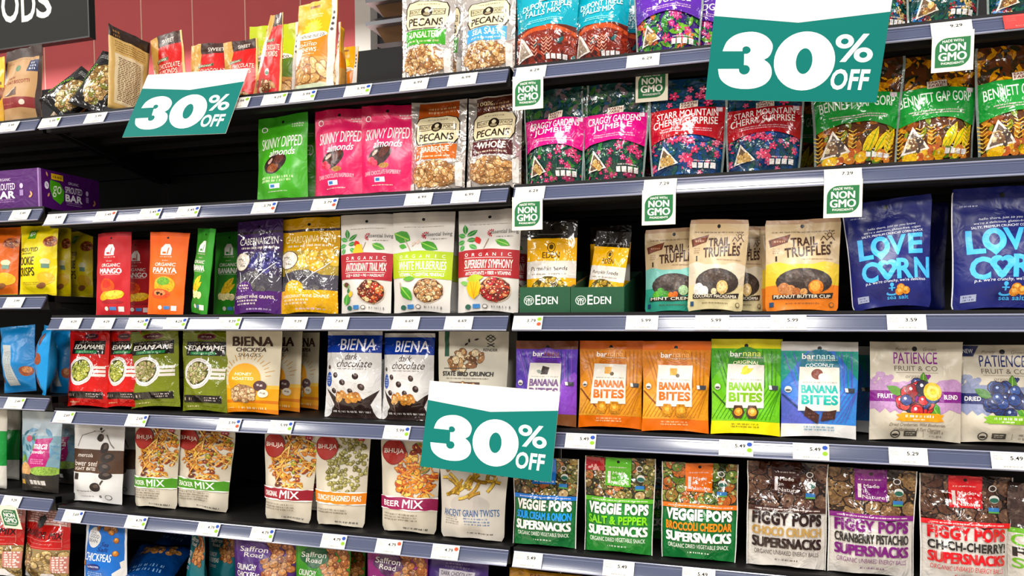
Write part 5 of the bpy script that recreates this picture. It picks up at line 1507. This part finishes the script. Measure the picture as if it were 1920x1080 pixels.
def tray_design():
    d = Design('1c4a30', .55, 'matte', hole=False, seed=51)
    d.C(.19, .5, .1, 'd8e0d8').C(.19, .5, .088, '1c4a30').C(.15, .53, .03, 'd8e0d8').C(.23, .53, .03, 'd8e0d8').C(.15, .53, .018, '1c4a30').C(.23, .53, .018, '1c4a30').R(.14, .34, .155, .5, 'd8e0d8').R(.183, .32, .197, .6, 'd8e0d8').R(.225, .34, .24, .5, 'd8e0d8')
    d.T('E', .37, .52, .1, .36, 'dfe6df', .015).T('DEN', .6, .5, .32, .28, 'dfe6df', .015)
    return d
TRD = tray_design()
M_TRAY = film('1c4a30', 'matte')
M_KRAFT = film('9a7a52', 'matte')
zt3 = zshelf(3, 'near')
for i, (xl, xr, lb) in enumerate(((974, 1069, 'green display tray of pumpkin seeds at the bay joint'), (1070, 1170, 'green display tray of pumpkin seeds with one tilted packet'))):
    Y = D + .026
    a, b = Xat(xl, Y, zt3), Xat(xr, Y, zt3)
    ht = P((xl + xr) / 2, 539, Y).z - zt3
    tr = empty('display_tray', (a, Y, zt3 + .001))
    tag(tr, lb, 'tray', 'green seed trays')
    w_, dpt = b - a, .26
    MB().box((0, 0, 0), (w_, .003, ht)).build('tray_front', M_TRAY, tr)
    for xx in (0, w_ - .003):
        q = MB(); q.v = [(xx, .003, 0), (xx + .003, .003, 0), (xx + .003, dpt, 0), (xx, dpt, 0), (xx, .003, ht), (xx + .003, .003, ht), (xx + .003, dpt, ht * 1.9), (xx, dpt, ht * 1.9)]
        q.f = [(0, 3, 2, 1), (4, 5, 6, 7), (0, 1, 5, 4), (1, 2, 6, 5), (2, 3, 7, 6), (3, 0, 4, 7)]; q.m = [0] * 6
        q.build('tray_side', M_KRAFT if (i == 0 and xx > 0) else M_TRAY, tr)
    MB().box((0, dpt, 0), (w_, dpt + .003, ht * 1.9)).build('tray_back', M_TRAY, tr)
    MB().box((.003, .003, 0), (w_ - .003, dpt, .002)).build('tray_floor', M_KRAFT, tr)
    face_print(TRD, tr, (0, -.0002, 0), (1, 0, 0), (0, 0, 1), w_, ht)
pp('eden', 3, 986, 1080, 414, 'upright yellow pumpkin seed packet in the first green tray', dy=.024, t=.035, lift=.004, bay='near')
pp('eden', 3, 1094, 1166, 436, 'yellow pumpkin seed packet tilted in the second green tray', dy=.026, t=.03, roll=7, yaw=-22, lift=.004, bay='near')
pp('eden', 3, 1104, 1182, 425, 'yellow pumpkin seed packet shaded at the back of the second tray', dy=.1, t=.035, lift=.004, bay='near')

# ------------------------------------------------------------------ price tags, badge cards, sale signs, hanging sign
def leaning(name, X, k, bay, s0=0.0, out=.0042, extra=0.0):
    """an Empty on a price channel's leaning face"""
    zc = ZC[k] + (RISE[k] if bay == 'far' else 0)
    y, z = strip_pt(s0, out)
    return empty(name, (X, D + y, zc + z), (-RT_TILT, 0, R_(extra)))

def card(parent, name, wd, h0, h1, mat, th=.0006, y=0.0):
    return MB().box((-wd / 2, y, h0), (wd / 2, y + th, h1)).build(name, mat, parent)

_tagd = {}
def tag_design(price, dots):
    k = (price, dots)
    if k not in _tagd:
        d = Design('e9e6df', .5, 'paper', hole=False, seed=hash(price) % 97)
        d.T(price, .62, .65, .3, .22, '14110e', .018)
        d.M(.3, .9, .5, .035, '8a847c', 1).M(.17, .66, .24, .04, '7a746c', 3, 2.4).M(.5, .16, .5, .08, '8a847c', 1)
        for i, c in enumerate(dots): d.E(.89, .76 - i * .36, .075, .13, c, 'colour_dot#%d' % i)
        _tagd[k] = d
    return _tagd[k]
M_TAG = film('d9d6cf', 'paper')
BL, GN, RD = '34509c', '86ac34', 'c05840'

def price_tag(k, px, price, label, dots=(), bay=None, wd=.061, colour=None, cardd=False, dr=0):
    X = Xat(px, D, ZC[k])
    if bay is None: bay = bay_of(X)
    o = leaning('price_tag', X, k, bay)
    tag(o, label, 'price tag', 'price tags on the %s shelf edge' % NTH[k])
    card(o, 'tag_card', wd, -.0155, .0155, M_TAG if not colour else film(colour, 'paper'))
    u = np.linspace(-wd / 2, wd / 2, NU + 1)[None, :]; v = np.linspace(-.0155, .0155, NV + 1)[:, None]
    g = np.stack([np.broadcast_to(u, (NV + 1, NU + 1)), np.full((NV + 1, NU + 1), -.00001), np.broadcast_to(v, (NV + 1, NU + 1))], -1)
    wrap_print(tag_design(price, tuple(dots)), g, o)
    return o

TAGS = {
 1: [(18, '5.99', 'white price tag below the brown pouch', (), 'far'), (95, '5.99', 'white price tag at the bay joint below the slumped pistachio bag', (GN,)), (181, '5.99', 'white price tag left of the small sale sign', ()), (447, '5.99', 'white price tag touching the right of the small sale sign', (GN,)), (516, '4.29', 'white price tag below the edge-on red pouch', (GN,)), (570, '5.99', 'white price tag below the tall yellow cashew pouch', (BL, GN)), (672, '5.99', 'white price tag below the low backboard gap', (BL, GN)), (778, '6.99', 'white price tag below the green-labelled pecans', ()), (868, '6.99', 'white price tag below the blue-labelled pecans', ()), (996, '6.29', 'white price tag at the bay joint below turquoise pouch', ()), (1206, '6.29', 'white price tag below the purple pouch', ()), (1783, '9.29', 'white price tag above the badge card at upper right', ())],
 2: [(-20, '5.49', 'white price tag under the squared purple carton', (), 'far'), (40, '5.49', 'white price tag at the end of the far bay, second shelf', (), 'far'), (106, '5.49', 'white price tag under the turned purple carton', ()), (199, '5.49', 'white price tag right of the turned purple carton', (RD,)), (283, '5.49', 'white price tag under the empty stretch, left one', (BL, GN)), (354, '5.49', 'white price tag under the empty stretch, right one', (BL, GN)), (497, '5.79', 'white price tag below the green almond pouch', (BL, RD)), (610, '5.79', 'white price tag below the first pink pouch', (BL, RD)), (786, '6.99', 'white price tag below the barbecue pecans', ()), (874, '6.99', 'white price tag below the maroon-labelled pecans', ()), (994, '6.29', 'white price tag at the joint below the first magenta pouch', ()), (1238, '7.29', 'white price tag below the first cherry trail mix', ()), (1580, '7.29', 'white price tag below the first green-banded corn mix', ())],
 3: [(30, '3.99', 'white price tag below the yellow cookie crisps', (), 'far'), (135, '4.29', 'white price tag at the left end of the third shelf', ()), (196, '4.29', 'white price tag below the red mango packet', ()), (260, '4.29', 'white price tag below the shaded mango packet', (BL, GN)), (331, '4.29', 'white price tag below the green banana packet', (BL, GN)), (431, '9.39', 'white price tag below the purple grape pouch', (GN, GN)), (554, '9.39', 'white price tag below the golden grape pouch', ()), (631, '7.69', 'white price tag below the crimson-banded pouch', ()), (762, '6.69', 'white price tag below the lime-banded pouch', ()), (861, '6.69', 'white price tag below the red-banded berry pouch', ()), (990, '3.79', 'white price tag with green and red dots below the first tray', (GN, RD)), (1204, '5.99', 'white price tag below the mint truffles', ()), (1335, '5.99', 'white price tag below the cream truffles', ()), (1478, '5.99', 'white price tag below the peanut butter truffles', ()), (1699, '3.59', 'white price tag below the leaning navy pouch', ())],
 4: [(31, '3.49', 'white price tag below the blue bags', (GN,), 'far'), (122, '2.69', 'white price tag at the left end below the red edamame', (GN,)), (258, '2.69', 'white price tag below the first olive edamame', (BL, GN)), (431, '5.99', 'white price tag below the front honey chickpeas', (BL, RD)), (528, '5.99', 'white price tag right of the honey chickpeas', (BL, GN)), (745, '5.99', 'white price tag left of the lower sale sign', (BL, GN)), (1089, '5.49', 'white price tag right of the lower sale sign', (BL, GN)), (1380, '5.49', 'white price tag below the lime banana bites', (BL, GN)), (1520, '5.49', 'white price tag below the blue banana bites', (BL, GN)), (1702, '5.29', 'white price tag below the purple-banded fruit pouch', ()), (1896, '5.49', 'white price tag below the navy-banded blueberry pouch', ())],
 5: [(24, '9.29', 'white price tag below the powder pouch', (), 'far'), (139, '5.69', 'white price tag at the left end below seed bites', (BL,)), (257, '4.79', 'white price tag below the first cracker mix', (BL, GN)), (392, '4.79', 'white price tag below the second cracker mix', (BL, GN)), (493, '4.79', 'white price tag below the dark red banded mix', (BL, GN)), (627, '4.79', 'white price tag below the seasoned peas', (BL, GN)), (730, '4.79', 'white price tag below the plum-banded mix', (RD,)), (836, '4.79', 'white price tag below the grain twists', (RD,)), (990, '5.49', 'white price tag below the blue-labelled vegetable pouch', ()), (1160, '5.49', 'white price tag below the lime-labelled vegetable pouch', ()), (1310, '5.49', 'white price tag at the bottom edge below the orange label', ())],
}
for k, L in TAGS.items():
    for q in L:
        price_tag(k, q[0], q[1], q[2], q[3], q[4] if len(q) > 4 else None)
price_tag(1, 1921, ' ', 'red shelf tag with white disc at the right edge', ('f0e0dc',), colour='d84a48')

# hanging badge cards
def badge_design():
    d = Design('e6dfcb', 1.0, 'paper', hole=False, seed=60)
    n = 8
    pts = [(.08, .12)]
    pts += [(.62 + .3 * math.sin(math.pi / 2 * i / n), .12 + .3 * (1 - math.cos(math.pi / 2 * i / n))) for i in range(n + 1)]
    pts += [(.92, .9)]
    pts += [(.38 - .3 * math.sin(math.pi / 2 * i / n), .9 - .3 * (1 - math.cos(math.pi / 2 * i / n))) for i in range(n + 1)]
    d.G(pts, '2f6b44', 'badge_leaf')
    d.T('MADE WITH', .5, .8, .5, .07, WH, .012, arc=.02).T('NON', .5, .64, .62, .2, WH, .03).T('GMO', .5, .4, .68, .22, WH, .03).T('INGREDIENTS', .5, .23, .54, .06, WH, .012, arc=-.01)
    return d
BDG = badge_design()
def badge_card(k, px, label, bay=None, rz=0, swing=0, wd=.062, inside=0):
    X = Xat(px, D, ZC[k])
    if bay is None: bay = bay_of(X)
    zc = ZC[k] + (RISE[k] if bay == 'far' else 0)
    y, z = strip_pt(-.0155, .006)
    o = empty('badge_card', (X, D + y + inside, zc + z + (.012 if inside else 0)), (R_(swing), 0, R_(rz)))
    tag(o, label, 'shelf card', 'hanging badge cards')
    hh = .061
    card(o, 'card_sheet', wd, -hh, .004, M_CREAM)
    u = np.linspace(-wd / 2, wd / 2, NU + 1)[None, :]; v = np.linspace(-hh, 0, NV + 1)[:, None]
    g = np.stack([np.broadcast_to(u, (NV + 1, NU + 1)), np.full((NV + 1, NU + 1), -.00001), np.broadcast_to(v, (NV + 1, NU + 1))], -1)
    wrap_print(BDG, g, o)
badge_card(1, 993, 'cream badge card hanging at the joint below the top shelf', bay='near')
badge_card(1, 1216, 'cream badge card hung back behind the taller magenta pouch', inside=.062)
badge_card(1, 1784, 'cream badge card hanging before the green-banded corn mix')
badge_card(2, 992, 'cream badge card hanging at the joint above the seed tray', bay='near')
badge_card(2, 1237, 'cream badge card hanging above the mint truffles')
badge_card(2, 1580, 'cream badge card hanging left of the navy pouches')
badge_card(5, 22, 'cream badge card hanging at the lower left before red granola', bay='far', swing=14)

# sale signs
def sale_design():
    d = Design('ddd6d2', .64, 'paper', hole=False, seed=61)
    TL = '0a6a63'
    d.G([(0, 0), (1, 0), (1, .79), (.5, .705), (0, .775)], TL, 'teal_field')
    def c(x, y): return ((x - (960 - .0946 * y)) / 1272, (742 - y) / 804)
    three = [(1020, 378), (1050, 310), (1110, 262), (1190, 240), (1270, 240), (1345, 268), (1390, 315), (1398, 360), (1375, 415), (1335, 440), (1375, 468), (1396, 515), (1390, 570), (1350, 618), (1280, 648), (1190, 657), (1100, 645), (1035, 612), (1000, 570), (988, 510), (1148, 508), (1152, 530), (1168, 545), (1190, 550), (1215, 542), (1230, 522), (1230, 500), (1212, 482), (1186, 480), (1186, 398), (1212, 396), (1232, 380), (1232, 360), (1215, 345), (1190, 343), (1173, 356), (1172, 378)]
    sm = []
    m = len(three)
    sharp = {0, 9, 19, 20, 28, 29, 36}
    for i in range(m):
        p0, p1_, p2_, p3_ = (three[(i + q) % m] for q in (-1, 0, 1, 2))
        if i in sharp: p0 = p1_
        if (i + 1) % m in sharp: p3_ = p2_
        for t in (0, .33, .66):
            a_ = [.5 * (2 * p1_[k] + (p2_[k] - p0[k]) * t + (2 * p0[k] - 5 * p1_[k] + 4 * p2_[k] - p3_[k]) * t * t + (3 * p1_[k] - p0[k] - 3 * p2_[k] + p3_[k]) * t ** 3) for k in (0, 1)]
            sm.append(tuple(a_))
    d.G([c(*p) for p in sm], WH, 'lettering')
    n = 40
    def ring(cx, cy_, rx, ry, rx2, ry2, sk):
        o_ = [c(cx + rx * math.cos(t) - sk * ry * math.sin(t), cy_ - ry * math.sin(t)) for t in [2 * math.pi * i / n for i in range(n + 1)]]
        i_ = [c(cx + rx2 * math.cos(t) - sk * ry2 * math.sin(t), cy_ - ry2 * math.sin(t)) for t in [2 * math.pi * i / n for i in range(n + 1)]]
        off = d._off()
        for a in range(n): d._add([o_[a], o_[a + 1], i_[a + 1], i_[a]], WH, off, 'lettering')
    ring(1633, 450, 222, 212, 60, 93, -.06)
    ring(1340 + 578, 310, 64, 50, 27, 21, -.05)
    ring(1340 + 712, 405, 66, 52, 28, 22, -.05)
    s_ = [c(1340 + 548, 455), c(1340 + 590, 455), c(1340 + 748, 258), c(1340 + 706, 258)]
    d._add(s_, WH, d._off(), 'lettering')
    a = c(1340 + 484, 655); b = c(1340 + 770, 505)
    d.T('OFF', (a[0] + b[0]) / 2, (a[1] + b[1]) / 2, b[0] - a[0], b[1] - a[1], WH, .04, .06)
    return d
SLD = sale_design()
M_SALE = film('ddd6d2', 'paper')
def sale_sign(px, py, Y, tilt, roll, yaw, label, wd=.279, ht=.178):
    c_ = P(px, py, Y)
    o = empty('sale_sign', c_, (R_(-tilt), R_(roll), R_(yaw)))
    tag(o, label, 'sign', 'sale signs')
    card(o, 'sign_card', wd, -ht / 2, ht / 2, M_SALE, .001)
    u = np.linspace(-wd / 2, wd / 2, NU + 1)[None, :]; v = np.linspace(-ht / 2, ht / 2, NV + 1)[:, None]
    g = np.stack([np.broadcast_to(u, (NV + 1, NU + 1)), np.full((NV + 1, NU + 1), -.00001), np.broadcast_to(v, (NV + 1, NU + 1))], -1)
    wrap_print(SLD, g, o)
    MB().box((-.014, .001, -.03), (.014, .009, .015)).build('sign_clip', plain('clear_clip', 'c8ccd2', .2, 0, 0, 4, .6), o)
sale_sign(347, 193, D - .018, 25, 2.5, 0, 'teal and white sale sign clipped among the almond pouches')
sale_sign(1491, 86, D - .06, -8, 6.0, 0, 'largest teal and white sale sign at top right')
sale_sign(916, 806, D - .022, 10, 3.3, 0, 'teal and white sale sign on the fourth shelf edge')

# hanging aisle sign, parallel to the shelves and nearer than the red wall
YS = 1.75
c1 = P(169, 70, YS)
hs = empty('hanging_sign', c1)
tag(hs, 'charcoal hanging aisle sign with white letters at top left', 'sign')
MB().box((-.75, 0, 0), (0, .02, .36)).build('sign_board', M_SIGN, hs)
MB().box((-.752, -.002, 0), (.0, 0, .004)).box((-.004, -.002, .004), (0, 0, .36)).build('board_edge', plain('sign_edge', '161615', .5), hs)
ps = [P(x, y, YS) for x, y in ((97, 30), (-32, 40))]
for i, (ch, xl, xr) in enumerate((('O', -68, -8), ('O', -4, 30), ('D', 38, 66), ('S', 69, 97))):
    pass
dl = Design('2b2c2a', .48, 'paper', hole=False, seed=62)
def hu(x): return (Xat(x, YS, c1.z + .1) - (c1.x - .75)) / .75
def hv(x, y): return (P(x, y, YS).z - c1.z) / .36
for ch, xl, xr, yt_, yb_ in (('O', -44, -1.5, -22, 52), ('O', 3, 36, -22, 43), ('D', 40, 67, -24, 40), ('S', 68, 97, -28, 34)):
    a, b = hu(xl), hu(xr); v0, v1 = hv((xl + xr) / 2, yb_), hv((xl + xr) / 2, yt_)
    dl.T(ch, (a + b) / 2, (v0 + v1) / 2, b - a, v1 - v0, 'e4e2de', .03)
u = np.linspace(-.75, 0, NU + 1)[None, :]; v = np.linspace(0, .36, NV + 1)[:, None]
g = np.stack([np.broadcast_to(u, (NV + 1, NU + 1)), np.full((NV + 1, NU + 1), -.00001), np.broadcast_to(v, (NV + 1, NU + 1))], -1)
wrap_print(dl, g, hs)
for xx in (-.6, -.12):
    MB().box((xx, .008, .36), (xx + .004, .012, 1.2)).build('suspension_wire', M_STEEL, hs)
